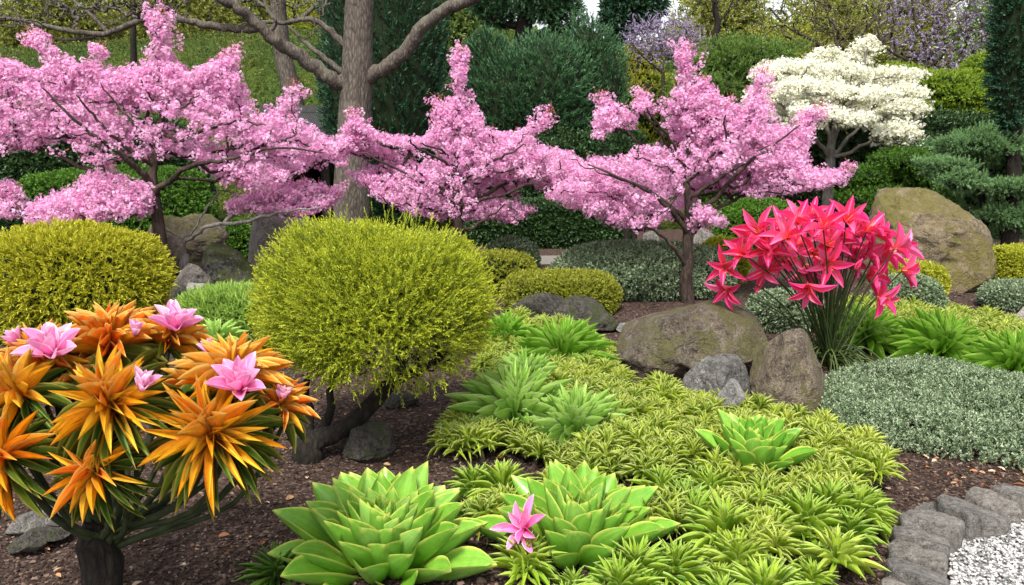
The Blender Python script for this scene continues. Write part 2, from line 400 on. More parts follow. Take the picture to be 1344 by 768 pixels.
# ---------------------------------------------------------------- materials used
M_BARK_PINK = barkmat('bark_plum', (.016, .010, .008), (.06, .042, .034), 14, .3, .5)
M_BARK_GREY = barkmat('bark_grey', (.032, .026, .021), (.115, .097, .08), 10, .28, 1.0, moss=(.115, .11, .08))
M_BARK_DARK = barkmat('bark_dark', (.005, .004, .003), (.022, .017, .013), 14, .3, .8, moss=(.02, .02, .012))
M_BARK_SILV = barkmat('bark_silver', (.09, .08, .07), (.2, .18, .165), 12, .3, .5)
M_TWIG = plain('twig_brown', (.06, .05, .032), .9, .4)
M_CORE = plain('crown_shade_fill', (.008, .014, .005), .95, .5, 30)  # solid filler closing the crowns; their inner shade is put into its near-black colour

PINK = [(.72, .28, .54), (.84, .48, .73), (.88, .60, .80), (.92, .78, .90)]
M_PINK = leafmat('blossom_pink', PINK, trans=.35, rough=.6, mid=None, base=(.62, .10, .34), spec=.2)
M_BUD = leafmat('bud_red', [(.25, .05, .06), (.42, .13, .10), (.5, .25, .18)], trans=.2)
M_WHITE = leafmat('blossom_white', [(.66, .65, .48), (.80, .79, .66), (.87, .86, .78)], trans=.3, rough=.6, base=(.8, .8, .62), spec=.2)

# ================================================================ GROUND
def sheet(name, xs, ys, zf, mat, kind='structure'):
    X, Y = np.meshgrid(xs, ys); Z = zf(X, Y); V = np.stack([X, Y, Z], -1).reshape(-1, 3); nx = len(xs); ny = len(ys)
    i = np.arange(ny - 1)[:, None] * nx; j = np.arange(nx - 1)[None]
    q = np.stack([i + j, i + j + 1, i + nx + j + 1, i + nx + j], -1).reshape(-1)
    g = Geo(); g.add(V, q, np.full((nx - 1) * (ny - 1), 4)); o = g.build(name, mat); tag(o, kind=kind); return o
def mulchmat():
    m, nt, b = newmat('bark_mulch'); tc = nt.nodes.new('ShaderNodeTexCoord')
    v = N(nt, 'ShaderNodeTexVoronoi', Scale=75.0, Randomness=1.0); nt.links.new(tc.outputs['Object'], v.inputs['Vector'])
    n2 = N(nt, 'ShaderNodeTexNoise', Scale=30.0, Detail=8.0, Roughness=.8); nt.links.new(tc.outputs['Object'], n2.inputs['Vector'])
    n3 = N(nt, 'ShaderNodeTexNoise', Scale=1.1, Detail=4.0); nt.links.new(tc.outputs['Object'], n3.inputs['Vector'])
    sc = nt.nodes.new('ShaderNodeSeparateColor'); nt.links.new(v.outputs['Color'], sc.inputs[0])
    c = ramp(nt, sc.outputs[0], [(0, (.012, .008, .006)), (.45, (.036, .022, .017)), (.8, (.068, .044, .034)), (1, (.17, .125, .1))])
    c = mixc(nt, ramp(nt, n3.outputs[0], [(.4, (0, 0, 0)), (.65, (.5, .5, .5))]), c, (.075, .045, .036))
    nt.links.new(c, b.inputs['Base Color']); b.inputs['Roughness'].default_value = .95; b.inputs['Specular IOR Level'].default_value = .15
    h = math_(nt, 'ADD', math_(nt, 'MULTIPLY', sc.outputs[1], .6), n2.outputs[0])
    bp = N(nt, 'ShaderNodeBump', Strength=.9, Distance=.02); nt.links.new(h, bp.inputs['Height']); nt.links.new(bp.outputs[0], b.inputs['Normal'])
    return m
M_MULCH = mulchmat()
xs = np.unique(np.concatenate([np.linspace(-120, -10, 23), np.linspace(-10, 10, 161), np.linspace(10, 120, 23)]))
sheet('ground', xs, np.concatenate([np.linspace(-12, 0, 7), np.linspace(.25, 15.5, 90)]), tz, M_MULCH)
def grassmat():
    m, nt, b = newmat('hill_grass'); tc = nt.nodes.new('ShaderNodeTexCoord')
    n1 = N(nt, 'ShaderNodeTexNoise', Scale=7.0, Detail=8.0, Roughness=.7); n2 = N(nt, 'ShaderNodeTexNoise', Scale=.35, Detail=3.0)
    for n in (n1, n2): nt.links.new(tc.outputs['Object'], n.inputs['Vector'])
    c = ramp(nt, n1.outputs[0], [(.3, (.015, .03, .008)), (.5, (.035, .065, .012)), (.7, (.07, .10, .02))])
    c = mixc(nt, ramp(nt, n2.outputs[0], [(.4, (0, 0, 0)), (.6, (.6, .6, .6))]), c, (.07, .09, .012))
    nt.links.new(c, b.inputs['Base Color']); b.inputs['Roughness'].default_value = .95; b.inputs['Specular IOR Level'].default_value = .1
    bp = N(nt, 'ShaderNodeBump', Strength=1.0, Distance=.15); nt.links.new(n1.outputs[0], bp.inputs['Height']); nt.links.new(bp.outputs[0], b.inputs['Normal'])
    return m
sheet('hill', np.linspace(-160, 160, 161), np.concatenate([np.linspace(15.5, 40, 50), np.linspace(42, 260, 30)]), tz, grassmat())

# grass and low leafage on the slope
r = np.random.default_rng(3)
g = Geo(); n = 52000
y = 15.6 + 14 * r.uniform(0, 1, n) ** 1.1; x = r.uniform(-1, 1, n) * (y * .72 + 2); Pn = np.stack([x, y, tz(x, y)], -1)
nz = Noise(9, 1.3); k = nz(Pn)
Pn[:, 2] += np.clip(k, -.6, 1) * .12
D = np.stack([r.normal(0, .35, n), -.35 + r.normal(0, .3, n), np.ones(n)], -1)
sprigs(g, Pn, D, .13, 6, .075, .032, 55, T_D, seed=4)
M_HILLG = leafmat('slope_foliage', [(.02, .045, .008), (.045, .085, .012), (.08, .125, .018), (.13, .16, .025)], trans=.2, patch=((.10, .125, .015), .35))
o = g.build('grass', M_HILLG); tag(o, kind='stuff')

# path at the back of the beds
M_PATH = plain('path_gravel', (.15, .135, .12), .95, .35, 60)
xs = np.linspace(-14, 3.2, 60)
g = Geo(); V = []
for x_ in xs:
    yc = 10.9 + .35 * math.sin(x_ * .5) + (0 if x_ < 0 else .12 * x_)
    for k_ in (-.45, -.15, .15, .45): V.append((x_, yc + k_, float(tz(x_, yc + k_)) + .012))
i = np.arange(len(xs) - 1)[:, None] * 4; j = np.arange(3)[None]
g.add(V, np.stack([i + j, i + 4 + j, i + 4 + j + 1, i + j + 1], -1).reshape(-1), np.full((len(xs) - 1) * 3, 4))
tag(g.build('path', M_PATH), kind='structure')

# bark chips lying loose on the mulch
def shard(seed):
    r = np.random.default_rng(seed); a = A([(-.5, -.35, 0), (.45, -.4, 0), (.55, .3, 0), (-.4, .4, 0), (-.4, -.25, .35), (.35, -.3, .3), (.4, .25, .38), (-.3, .3, .3)], float) + r.normal(0, .08, (8, 3))
    L = [4, 5, 6, 7, 0, 1, 5, 4, 1, 2, 6, 5, 2, 3, 7, 6, 3, 0, 4, 7]
    return dict(V=a, L=A(L), S=A([4] * 5), U=np.zeros((20, 2)))
g = Geo(); r = np.random.default_rng(11); n = 60000
px = r.uniform(-120, 1460, n); py = 384 + r.uniform(-18, 480, n); Pn = G(px, py)
gravel_poly = [(1250, 800), (1251, 740), (1250, 718), (1262, 704), (1290, 690), (1350, 672), (1500, 640), (1500, 800)]
keep = ~in_poly(px, py, gravel_poly) & (Pn[:, 1] < 9)
Pn = Pn[keep]; n = len(Pn); Pn[:, 2] = tz(Pn[:, 0], Pn[:, 1]) + r.uniform(-.002, .006, n)
for q in range(4):
    s_ = slice(q, None, 4); pp = Pn[s_]; m_ = len(pp)
    D = np.stack([r.normal(size=m_), r.normal(size=m_), r.normal(0, .25, m_)], -1); B = basis(D, np.stack([r.normal(0, .3, m_), r.normal(0, .3, m_), np.ones(m_)], -1))
    sc = r.lognormal(0, .38, m_) * .0085 * (1 + .06 * pp[:, 1]); B = B * np.stack([sc * .7, sc * 1.4, sc * .8], -1)[:, None]
    g.inst(shard(q), B, pp, np.stack([r.uniform(0, 1, m_), r.uniform(0, 1, m_), r.uniform(0, 1, m_), np.ones(m_)], -1))
M_CHIP = leafmat('bark_chip', [(.010, .006, .005), (.032, .019, .014), (.06, .037, .028), (.18, .125, .095)], trans=0, rough=.9, spec=.2)
tag(g.build('mulch', M_CHIP, smooth=False), kind='stuff')
# withered leaves
g = Geo(); n = 420; px = np.concatenate([r.uniform(-50, 1400, n - 120), r.uniform(1080, 1380, 120)]); py = np.concatenate([r.uniform(400, 790, n - 120), 605 + r.uniform(0, 60, 120) ** 1.0 - 0]); Pn = G(px, py)
keep = ~in_poly(px, py, gravel_poly); Pn = Pn[keep]; n = len(Pn)
Pn[:, 2] = .012; D = np.stack([r.normal(size=n), r.normal(size=n), r.normal(0, .2, n)], -1); B = basis(D, np.stack([r.normal(0, .4, n), r.normal(0, .4, n), np.ones(n)], -1)) * (r.uniform(.02, .045, n) * A([[.6, 1, 1]]).T).T[:, None]
g.inst(T_LANCE2, B, Pn, np.stack([r.uniform(0, 1, n), r.uniform(0, 1, n), r.uniform(0, 1, n), np.ones(n)], -1))
tag(g.build('fallen_leaves', leafmat('withered_leaf', [(.14, .05, .025), (.32, .12, .04), (.42, .26, .14), (.5, .4, .3)], trans=.1)), kind='stuff')

# ================================================================ ROCKS
def rock(name, label, poly, depth, Y=None, base=None, mat=None, seed=1, rough=.05, flat=False, z=None, group=None, box=.55, cat='boulder', sub=80, face=0.0, sink=0.0):
    """A solid stone whose outline is POLY (photo pixels) with its own thickness. flat: POLY is the outline of a slab seen on the ground at height z."""
    poly = A(poly, float)
    if flat: W = G(poly[:, 0], poly[:, 1], z); ex = A([1., 0, 0]); ez = A([0, 1., 0]); ey = A([0, 0, 1.])
    else:
        c0 = poly.mean(0)
        if Y is None: Y = float(G(c0[0], poly[:, 1].max())[1]) + depth * .75
        d = nrm(ray(*c0)); ey = d; ex = nrm(np.cross(d, A([0, 0, 1.]))); ez = np.cross(ex, ey)
        W0 = P(c0[0], c0[1], Y)
        W = []
        for q in poly:
            dd = ray(*q); o0 = A([0, 0, CAM_H]); t = ((W0 - o0) @ ey) / (dd @ ey); W.append(o0 + dd * t)
        W = A(W)
    c = (W.max(0) + W.min(0)) / 2
    a = (W - c) @ ex; b_ = (W - c) @ ez
    pa = np.arctan2(b_, a); pr = np.hypot(a, b_); o_ = np.argsort(pa); pa = pa[o_]; pr = pr[o_]
    pa = np.concatenate([pa - 2 * math.pi, pa, pa + 2 * math.pi]); pr = np.tile(pr, 3)
    nr, ns = sub, sub * 2
    th = np.linspace(0.0001, math.pi - .0001, nr); ph = np.arange(ns) / ns * 2 * math.pi
    # pole axis along the depth
    rho = np.sin(th)[:, None] + 0 * ph; u = np.cos(th)[:, None] + 0 * ph
    ang = ph[None] + 0 * rho; R = np.interp(((ang + math.pi) % (2 * math.pi)) - math.pi, pa, pr)
    e = 1 - box * .6
    rr = np.sign(rho) * np.abs(rho) ** e; uu = np.sign(u) * np.abs(u) ** e
    q = np.stack([np.cos(ang) * R * rr, np.sin(ang) * R * rr, uu * depth], -1).reshape(-1, 3)
    size = pr.mean()
    n1 = Noise(seed, 2.2 / size); n2 = Noise(seed + 1, 5.5 / size); n3 = Noise(seed + 2, 15 / size); n4 = Noise(seed + 3, 40 / size, 20)
    V = c + q[:, :1] * ex + q[:, 1:2] * ez + q[:, 2:3] * (ey if not flat else ey)
    dirn = nrm(V - c); rg = lambda x: 1 - 2 * np.abs(x)
    # facets: clamp against random planes gives broken faces
    r = np.random.default_rng(seed + 9)
    for _ in range(16):
        nn_ = r.normal(size=3); nn_[2] = abs(nn_[2]) * .8; nn_ = nrm(nn_); h = (V - c) @ nn_; lim = h.max() * r.uniform(.62, .93); ov = np.clip(h - lim, 0, None); V = V - nn_ * (ov * (.9 if not flat else .5))[:, None]
    for e_, lo_, hi_ in ((ex, a.min(), a.max()), (ez, b_.min(), b_.max())):
        h = (V - c) @ e_; hn = (h - h.min()) / (h.max() - h.min()) * (hi_ - lo_) + lo_; V = V + (hn - h)[:, None] * e_
    k = rough * size * (n1(V) * .9 + rg(n2(V)) * .7 + rg(n3(V)) * .3 + rg(n4(V)) * .13 + Noise(seed + 4, 95 / size, 24)(V) * .07)
    edge = 1 - .55 * (rho.reshape(-1) ** 3)
    V = V + dirn * (k * edge)[:, None]
    i = np.arange(nr - 1)[:, None] * ns; j = np.arange(ns)[None]; j2 = (j + 1) % ns
    f = np.stack([i + j, i + j2, i + ns + j2, i + ns + j], -1)
    if flat: f = f[..., ::-1]
    g = Geo(); g.add(V, f.reshape(-1), np.full((nr - 1) * ns, 4))
    o0 = A([c[0], c[1], 0 if not flat else 0.]); o = g.build(name, mat, origin=tuple(o0)); tag(o, label, cat, group); return o

R_TAN = rockmat('rock_tan_mossy', (.12, .098, .065), (.2, .165, .115), (.12, .105, .025), .5, 2.2)
R_BRN = rockmat('rock_brown', (.125, .102, .08), (.22, .188, .15), (.10, .095, .03), .5, 3.0)
R_GRY = rockmat('rock_grey', (.15, .14, .13), (.27, .26, .245), None, 0, 3.5, lichen=(.33, .32, .29))
R_DRK = rockmat('rock_dark', (.06, .055, .05), (.13, .12, .108), (.05, .065, .02), .35, 4.0)
R_DRK2 = rockmat('rock_dark_grey', (.09, .085, .078), (.18, .17, .158), None, 0, 4.0, lichen=(.26, .25, .23))
R_PAL = rockmat('rock_pale', (.33, .32, .30), (.48, .47, .445), None, 0, 6.0)
R_MOS = rockmat('rock_mossy_dark', (.07, .065, .055), (.2, .19, .165), (.07, .09, .02), .6, 4.0, lichen=(.25, .25, .22))
R_SLAB = rockmat('edging_slate', (.155, .145, .134), (.25, .236, .22), None, 0, 5.0, lichen=(.29, .275, .25), bump=.8)
R_RND = rockmat('rock_round_grey', (.2, .19, .175), (.3, .29, .27), (.14, .14, .07), .25, 4.0)

rock('boulder', 'wide low brown boulder with a flat mossy top, in front of the right pink tree', [(806, 470), (812, 430), (830, 405), (870, 402), (905, 398), (950, 396), (990, 402), (1010, 430), (1004, 450), (985, 470), (930, 478), (880, 502), (830, 500)], .45, mat=R_BRN, seed=5, rough=.06)
rock('boulder', 'grey angular rock against the front of the wide low boulder', [(896, 490), (905, 478), (945, 464), (985, 470), (992, 500), (985, 535), (950, 548), (905, 540), (896, 515)], .22, mat=R_GRY, seed=14, rough=.06, sub=110)
rock('boulder', 'tall wedge shaped grey brown rock leaning beside the pink lilies', [(985, 470), (1005, 436), (1022, 430), (1040, 440), (1062, 465), (1082, 500), (1082, 535), (1060, 552), (1010, 556), (982, 540)], .28, mat=R_BRN, seed=25, rough=.05, sub=64)
rock('stone', 'small pale whitish stone at the foot of the grey angular rock', [(937, 520), (942, 502), (960, 496), (976, 505), (981, 522), (978, 540), (958, 550), (938, 542)], .1, Y=4.22, mat=R_PAL, seed=31, rough=.05, cat='stone', sub=44)
rock('boulder', 'huge tan boulder with yellow moss patches at right, behind the pink lilies', [(1124, 290), (1145, 264), (1178, 250), (1205, 256), (1222, 248), (1240, 254), (1275, 268), (1300, 285), (1311, 305), (1305, 335), (1290, 372), (1270, 392), (1200, 394), (1145, 385), (1134, 340)], .6, Y=9.0, mat=R_TAN, seed=43, rough=.06, sub=110)
rock('boulder', 'long low dark rock at the foot of the clipped yellow green mound', [(672, 395), (690, 386), (740, 388), (790, 396), (815, 408), (815, 428), (800, 440), (760, 440), (700, 425), (675, 412)], .35, mat=R_DRK, seed=52, rough=.06)
rock('boulder', 'wide flat topped grey rock behind the left pink tree', [(178, 300), (200, 287), (250, 282), (300, 280), (322, 290), (330, 310), (320, 345), (280, 360), (200, 360), (180, 330)], .5, Y=9.7, mat=R_BRN, seed=61, rough=.05)
rock('boulder', 'rough dark mossy rock between the left pink tree and the round bush', [(256, 345), (262, 328), (285, 319), (315, 322), (340, 338), (350, 360), (345, 385), (310, 392), (270, 385), (257, 370)], .35, Y=8.4, mat=R_MOS, seed=72, rough=.08)
rock('boulder', 'grey rock lying directly at the foot of the left pink tree', [(222, 360), (232, 345), (250, 348), (268, 362), (288, 380), (290, 400), (250, 408), (222, 402)], .25, Y=7.6, mat=R_DRK2, seed=83, rough=.06)
rock('boulder', 'smooth rounded grey boulder behind the round bush', [(324, 330), (335, 298), (352, 282), (378, 276), (402, 280), (420, 300), (425, 345), (410, 368), (350, 372), (330, 355)], .5, Y=9.2, mat=R_RND, seed=94, rough=.025)
rock('stone', 'small pale flat stone in front of the dark mossy rock', [(245, 377), (262, 371), (280, 376), (290, 388), (275, 397), (250, 393)], .1, Y=7.0, mat=R_PAL, seed=95, rough=.05, cat='stone', sub=40)
rock('stone', 'dark rock on the mulch beneath the round bush', [(449, 580), (465, 560), (500, 550), (516, 560), (520, 590), (505, 606), (465, 608), (450, 600)], .17, mat=R_DRK, seed=101, rough=.07, cat='rock', sub=110)
rock('stone', 'small half buried stone on the mulch behind the round bush trunk', [(505, 525), (518, 515), (540, 516), (550, 528), (540, 536), (515, 536)], .1, mat=R_DRK, seed=113, rough=.06, cat='stone', sub=40)
rock('stone', 'flat pale grey stone on the mulch left of the orange flower trunk', [(5, 690), (20, 678), (50, 668), (85, 664), (104, 670), (98, 684), (60, 694), (20, 706), (6, 702)], .13, mat=R_GRY, seed=121, rough=.05, cat='stone', sub=48)
rock('stone', 'dark narrow stone in front of the flat pale stone at lower left', [(10, 722), (30, 704), (60, 690), (90, 686), (96, 696), (60, 712), (30, 728), (12, 730)], .1, mat=R_DRK, seed=133, rough=.05, cat='stone', sub=48)
rock('stone', 'small grey stone at the left back end of the wide brown boulder', [(808, 432), (818, 424), (832, 424), (838, 432), (828, 437), (812, 437)], .1, mat=R_PAL, seed=141, rough=.05, cat='stone', sub=36)
rock('boulder', 'grey stone beyond the right pink tree under its branches', [(908, 318), (914, 303), (928, 299), (940, 306), (944, 322), (925, 328), (910, 326)], .2, Y=11.0, mat=R_RND, seed=152, rough=.04, cat='stone', sub=40)
rock('stone', 'small brownish stone left of the right pink tree behind the grey green mound', [(842, 322), (846, 306), (858, 303), (866, 312), (866, 324)], .15, Y=11.3, mat=R_RND, seed=155, rough=.04, cat='stone', sub=36)
rock('stone', 'small dark stone between the lilies and the agave rosettes', [(1148, 486), (1156, 476), (1175, 474), (1187, 482), (1184, 492), (1160, 494)], .1, mat=R_DRK, seed=163, rough=.05, cat='stone', sub=36)
rock('stone', 'smooth pale stone at the right edge of the photo beside the mulch', [(1333, 412), (1338, 402), (1352, 398), (1368, 405), (1372, 422), (1355, 434), (1338, 428)], .14, mat=R_PAL, seed=171, rough=.02, cat='stone', sub=40)

# edging stones round the gravel: outlines seen from above, laid on the ground
def cr(l): return [(1130 + x / 4.313, 590 + y / 4.313) for x, y in l]
ED = [
 ('edging stone nearest the camera at the bottom of the photo, cut by the frame', [(100, 735), (150, 700), (240, 715), (345, 768), (380, 830), (250, 870), (105, 800)]),
 ('long edging stone second from the bottom, with a pale rust streak', [(122, 610), (165, 583), (250, 600), (400, 650), (500, 690), (532, 745), (510, 800), (400, 790), (300, 740), (170, 690), (126, 650)]),
 ('edging stone third from the bottom of the curb', [(133, 510), (180, 478), (260, 495), (380, 555), (490, 590), (514, 640), (500, 690), (400, 645), (260, 605), (155, 575)]),
 ('smaller slate edging stone fourth from the bottom', [(160, 425), (220, 403), (330, 433), (440, 470), (518, 510), (518, 565), (490, 585), (370, 550), (260, 492), (172, 472)]),
 ('dark broad edging stone at the inner bend of the curb', [(192, 352), (230, 322), (330, 330), (440, 345), (560, 392), (616, 415), (570, 465), (505, 480), (430, 462), (330, 422), (215, 395)]),
 ('narrow edging stone wedged behind the broad stone at the bend', [(278, 303), (330, 280), (420, 292), (510, 330), (605, 378), (600, 400), (560, 390), (440, 343), (330, 328)]),
 ('long pale brown edging stone right of the bend', [(392, 268), (440, 238), (550, 246), (650, 284), (760, 322), (875, 352), (865, 392), (700, 400), (620, 420), (540, 365), (430, 305)]),
 ('long narrow edging stone behind the pale brown one', [(565, 233), (620, 213), (760, 250), (900, 300), (935, 350), (880, 352), (760, 322), (655, 284)]),
 ('flat edging stone running out of the right side of the photo', [(712, 208), (790, 188), (880, 196), (990, 215), (1060, 260), (1030, 315), (920, 305), (800, 256)])]
def slab(label, poly, hgt, seed):
    r = np.random.default_rng(seed); W = G(A(poly)[:, 0], A(poly)[:, 1], hgt)[:, :2]; m = len(W); c = W.mean(0); W = c + (W - c) * .915
    # smooth closed outline
    n = 90; t = np.arange(n) / n * m; i = t.astype(int); f = (t - i)[:, None]; p0, p1, p2, p3 = [W[(i + k) % m] for k in (-1, 0, 1, 2)]
    O = .5 * ((2 * p1) + (p2 - p0) * f * .8 + (2 * p0 * .8 - 5 * p1 + 4.4 * p2 - p3 + (p1 - p2) * .0 + p0 * .2 - .2 * p2 * 2) * 0 + 0) if False else p1 * (1 - f) + p2 * f
    for _ in range(3): O = (np.roll(O, 1, 0) + O * 2 + np.roll(O, -1, 0)) / 4
    prof = [(.97, -.03), (.985, hgt * .25), (1.0, hgt * .55), (.998, hgt * .75), (.985, hgt * .88), (.95, hgt * .96), (.90, hgt), (.8, hgt), (.68, hgt), (.55, hgt), (.42, hgt), (.28, hgt), (.14, hgt), (.0, hgt)]
    V = np.concatenate([np.concatenate([c + (O - c) * k, np.full((n, 1), z_)], 1) for k, z_ in prof])
    sz = np.linalg.norm(O - c, axis=1).mean(); d = O - c; ax_ = np.linalg.svd(d)[2][0]; al = (V[:, :2] - c) @ ax_; ac = (V[:, :2] - c) @ A([-ax_[1], ax_[0]])
    Q = np.stack([al * .35, ac, V[:, 2]], -1); n1 = Noise(seed, 2.5 / sz); n2 = Noise(seed + 1, 7 / sz); n3 = Noise(seed + 2, 24 / sz); n4 = Noise(seed + 3, 60 / sz)
    top = sstep(V[:, 2] / hgt * 1.2)
    V[:, 2] += top * sz * (.035 * n1(Q) + .018 * (1 - 2 * np.abs(n2(Q))) + .008 * n3(Q) + .004 * n4(Q)) + top * (al * r.normal(0, .05) + ac * r.normal(0, .12))
    ou = nrm(V[:, :2] - c + 1e-6); V[:, :2] += ou * (sz * (.035 * n2(Q) + .018 * n3(Q)) * np.clip(np.linalg.norm(V[:, :2] - c, axis=1) / sz, 0, 1))[:, None]
    i = np.arange(len(prof) - 1)[:, None] * n; j = np.arange(n)[None]; j2 = (j + 1) % n; g = Geo(); fc = np.stack([i + j, i + j2, i + n + j2, i + n + j], -1)
    ar = np.sum(O[:, 0] * np.roll(O[:, 1], -1) - O[:, 1] * np.roll(O[:, 0], -1))
    if ar < 0: fc = fc[..., ::-1]
    g.add(V, fc.reshape(-1), np.full((len(prof) - 1) * n, 4)); tag(g.build('edging_stone', R_SLAB, origin=(c[0], c[1], 0)), label, 'edging stone', 'edging stones around the gravel')
for k_, (lab, pl) in enumerate(ED): slab(lab, cr(pl), [.075, .10, .08, .095, .115, .065, .105, .08, .10][k_], 200 + 7 * k_)

# white gravel
GV = [(1.78, 1.5), (1.7, 2.2)] + [tuple(G(a, b)[:2]) for a, b in [(1245, 800), (1247, 768), (1246, 740), (1245, 718), (1258, 700), (1285, 684), (1350, 664)]] + [(2.75, 3.5), (4.5, 4.1), (6, 3.6), (6, 0), (1.78, 0)]
GV = [(x, y) for x, y in GV]
g = Geo(); g.add([(x, y, .016) for x, y in GV], list(range(len(GV)))[::-1], [len(GV)])
o = g.build('gravel_bed', plain('gravel_bed_grey', (.14, .135, .13), .95, .3, 90)); tag(o, kind='structure')
def pebble(seed):
    r = np.random.default_rng(seed); t = (1 + 5 ** .5) / 2
    V = A([(-1, t, 0), (1, t, 0), (-1, -t, 0), (1, -t, 0), (0, -1, t), (0, 1, t), (0, -1, -t), (0, 1, -t), (t, 0, -1), (t, 0, 1), (-t, 0, -1), (-t, 0, 1)], float) / 2; V += r.normal(0, .14, V.shape)
    L = A([0, 11, 5, 0, 5, 1, 0, 1, 7, 0, 7, 10, 0, 10, 11, 1, 5, 9, 5, 11, 4, 11, 10, 2, 10, 7, 6, 7, 1, 8, 3, 9, 4, 3, 4, 2, 3, 2, 6, 3, 6, 8, 3, 8, 9, 4, 9, 5, 2, 4, 11, 6, 2, 10, 8, 6, 7, 9, 8, 1])
    return dict(V=V, L=L, S=A([3] * 20), U=np.zeros((60, 2)))
r = np.random.default_rng(21); n = 90000; x = r.uniform(1.2, 3.2, n); y = r.uniform(1.5, 4.2, n); ok = in_poly(x, y, GV); x = x[ok]; y = y[ok]
kp = r.uniform(0, 1, len(x)) < .8; x = x[kp]; y = y[kp]; n = len(x)
g = Geo()
for q in range(4):
    xx = x[q::4]; yy = y[q::4]; m_ = len(xx); B = basis(r.normal(size=(m_, 3)), r.normal(size=(m_, 3))) * (r.lognormal(0, .3, m_) * .0056)[:, None, None]
    B = B * A([1, 1, .7])[None, :, None]
    g.inst(pebble(q), B, np.stack([xx, yy, .02 + r.uniform(0, .01, m_)], -1), np.stack([r.uniform(0, 1, m_)] * 2 + [r.uniform(0, 1, m_), np.ones(m_)], -1))
tag(g.build('gravel', leafmat('white_pebble', [(.13, .125, .12), (.25, .245, .24), (.36, .355, .345), (.47, .46, .45)], trans=0, rough=.8), smooth=False), kind='stuff')

# ================================================================ SHRUBS AND MOUNDS
def mound(name, label, x0, x1, yt, yb, mat, ns=2500, L=.06, nl=9, ll=.03, lw=.012, ang=50, T=T_D, cat='shrub', group=None, Y=None, dk=.8, lump=.07, lf=3.5, boxy=.25, seed=1, corek=.86, up=.0, lift=.0, dirmix=.25, shell=.12, hz=None):
    cx = (x0 + x1) / 2
    if Y is None:
        y0 = float(G(cx, yb)[1]); rx = (x1 - x0) / 2 * S(cx, yb, y0); Y = y0 + rx * dk * .8
    rx = (x1 - x0) / 2 * S(cx, yb, Y); ry = rx * dk
    gz = float(tz(P(cx, yb, Y)[0], Y)); top = float(P(cx, yt, Y)[2]); Hh = top - gz
    cz = gz + Hh * .38; rz = Hh * .62
    c = A([P(cx, yt, Y)[0], Y, cz]); R = A([rx, ry, rz])
    p, d = blob(c, R, ns, seed, lump, lf, shell, zmin=gz - .02, boxy=boxy)
    rr = np.random.default_rng(seed + 5); d = nrm(d + rr.normal(0, dirmix, d.shape) + A([0, 0, up]))
    g = Geo(); sprigs(g, p - d * L * .5, d, L, nl, ll, lw, ang, T, seed=seed + 2)
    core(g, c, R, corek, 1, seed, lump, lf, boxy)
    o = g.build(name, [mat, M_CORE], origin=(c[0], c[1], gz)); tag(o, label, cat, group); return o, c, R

M_YEL = leafmat('shrub_yellow', [(.12, .15, .008), (.28, .30, .012), (.42, .42, .02), (.52, .5, .05)], tip=(.5, .48, .035), trans=.35)
M_YG = leafmat('mound_yellow_green', [(.075, .10, .008), (.16, .2, .015), (.24, .27, .025)], tip=(.3, .31, .03), trans=.3)
M_BRG = leafmat('mound_bright_green', [(.05, .12, .01), (.14, .26, .02), (.24, .38, .05)], tip=(.28, .42, .08), trans=.3)
M_HEDGE = leafmat('hedge_green', [(.02, .06, .008), (.05, .13, .015), (.09, .2, .02)], tip=(.1, .22, .02), trans=.25)
M_GREY = leafmat('mound_grey_green', [(.06, .10, .045), (.14, .20, .10), (.24, .31, .18), (.34, .4, .27)], trans=.2)
M_DARKG = leafmat('dark_evergreen', [(.012, .032, .010), (.028, .065, .018), (.055, .11, .03)], trans=.15)
M_LIME = leafmat('mound_lime', [(.16, .2, .012), (.3, .34, .02), (.42, .44, .03)], tip=(.44, .45, .04), trans=.3)

mound('yellow_shrub', 'broad rounded yellow green shrub at the left edge under the left pink tree', -40, 215, 293, 452, M_YEL, 9000, .09, 12, .036, .010, 38, cat='shrub', seed=3, dk=.75, boxy=.35, lump=.06, lf=5, corek=.84, shell=.2, dirmix=.4)
mound('hedge', 'bright green rounded hedge behind the left pink tree', 12, 290, 215, 290, M_HEDGE, 9000, .08, 9, .05, .022, cat='hedge', Y=12.6, dk=.4, seed=4, boxy=.5, lump=.05, lf=4)
mound('shrub', 'small green shrub between the flat grey rock and the rounded boulder', 288, 332, 292, 328, M_HEDGE, 1300, .06, 9, .04, .018, Y=9.9, seed=6)
mound('hedge', 'tall dark evergreen hedge beyond the back path', 600, 850, 262, 345, M_DARKG, 9000, .1, 8, .07, .035, cat='hedge', Y=13.2, dk=.4, seed=7, boxy=.7, lump=.05, corek=.9)
mound('shrub', 'small rounded grey green shrub left of the back path', 636, 706, 314, 350, M_GREY, 2600, .06, 9, .038, .02, Y=9.6, seed=8)
mound('shrub', 'yellow green mound just right of the round bush', 600, 704, 330, 378, M_YG, 2600, .06, 9, .03, .012, Y=8.6, seed=9)
mound('shrub', 'clipped flat topped yellow green mound above the long dark rock', 658, 819, 355, 412, M_YG, 6500, .055, 10, .026, .010, Y=7.6, dk=.7, seed=10, boxy=.5, lump=.04)
mound('shrub', 'large spreading grey green mound behind the right pink tree', 722, 972, 318, 416, M_GREY, 15000, .05, 9, .03, .016, Y=8.6, dk=.75, seed=11, boxy=.2, lump=.06)
mound('shrub', 'large spreading grey green shrub left lobe near the path', 724, 800, 334, 398, M_GREY, 4500, .05, 9, .03, .016, Y=8.2, seed=111, boxy=.2) if False else None
mound('hedge', 'mid green domed hedge under the branches right of the right pink tree', 935, 1062, 262, 330, M_HEDGE, 5500, .08, 9, .045, .02, cat='hedge', Y=11.9, dk=.5, seed=12, boxy=.3)
mound('shrub', 'small lime yellow shrub right of the right pink tree trunk', 918, 985, 314, 352, M_LIME, 2200, .05, 9, .035, .013, Y=9.4, seed=13)
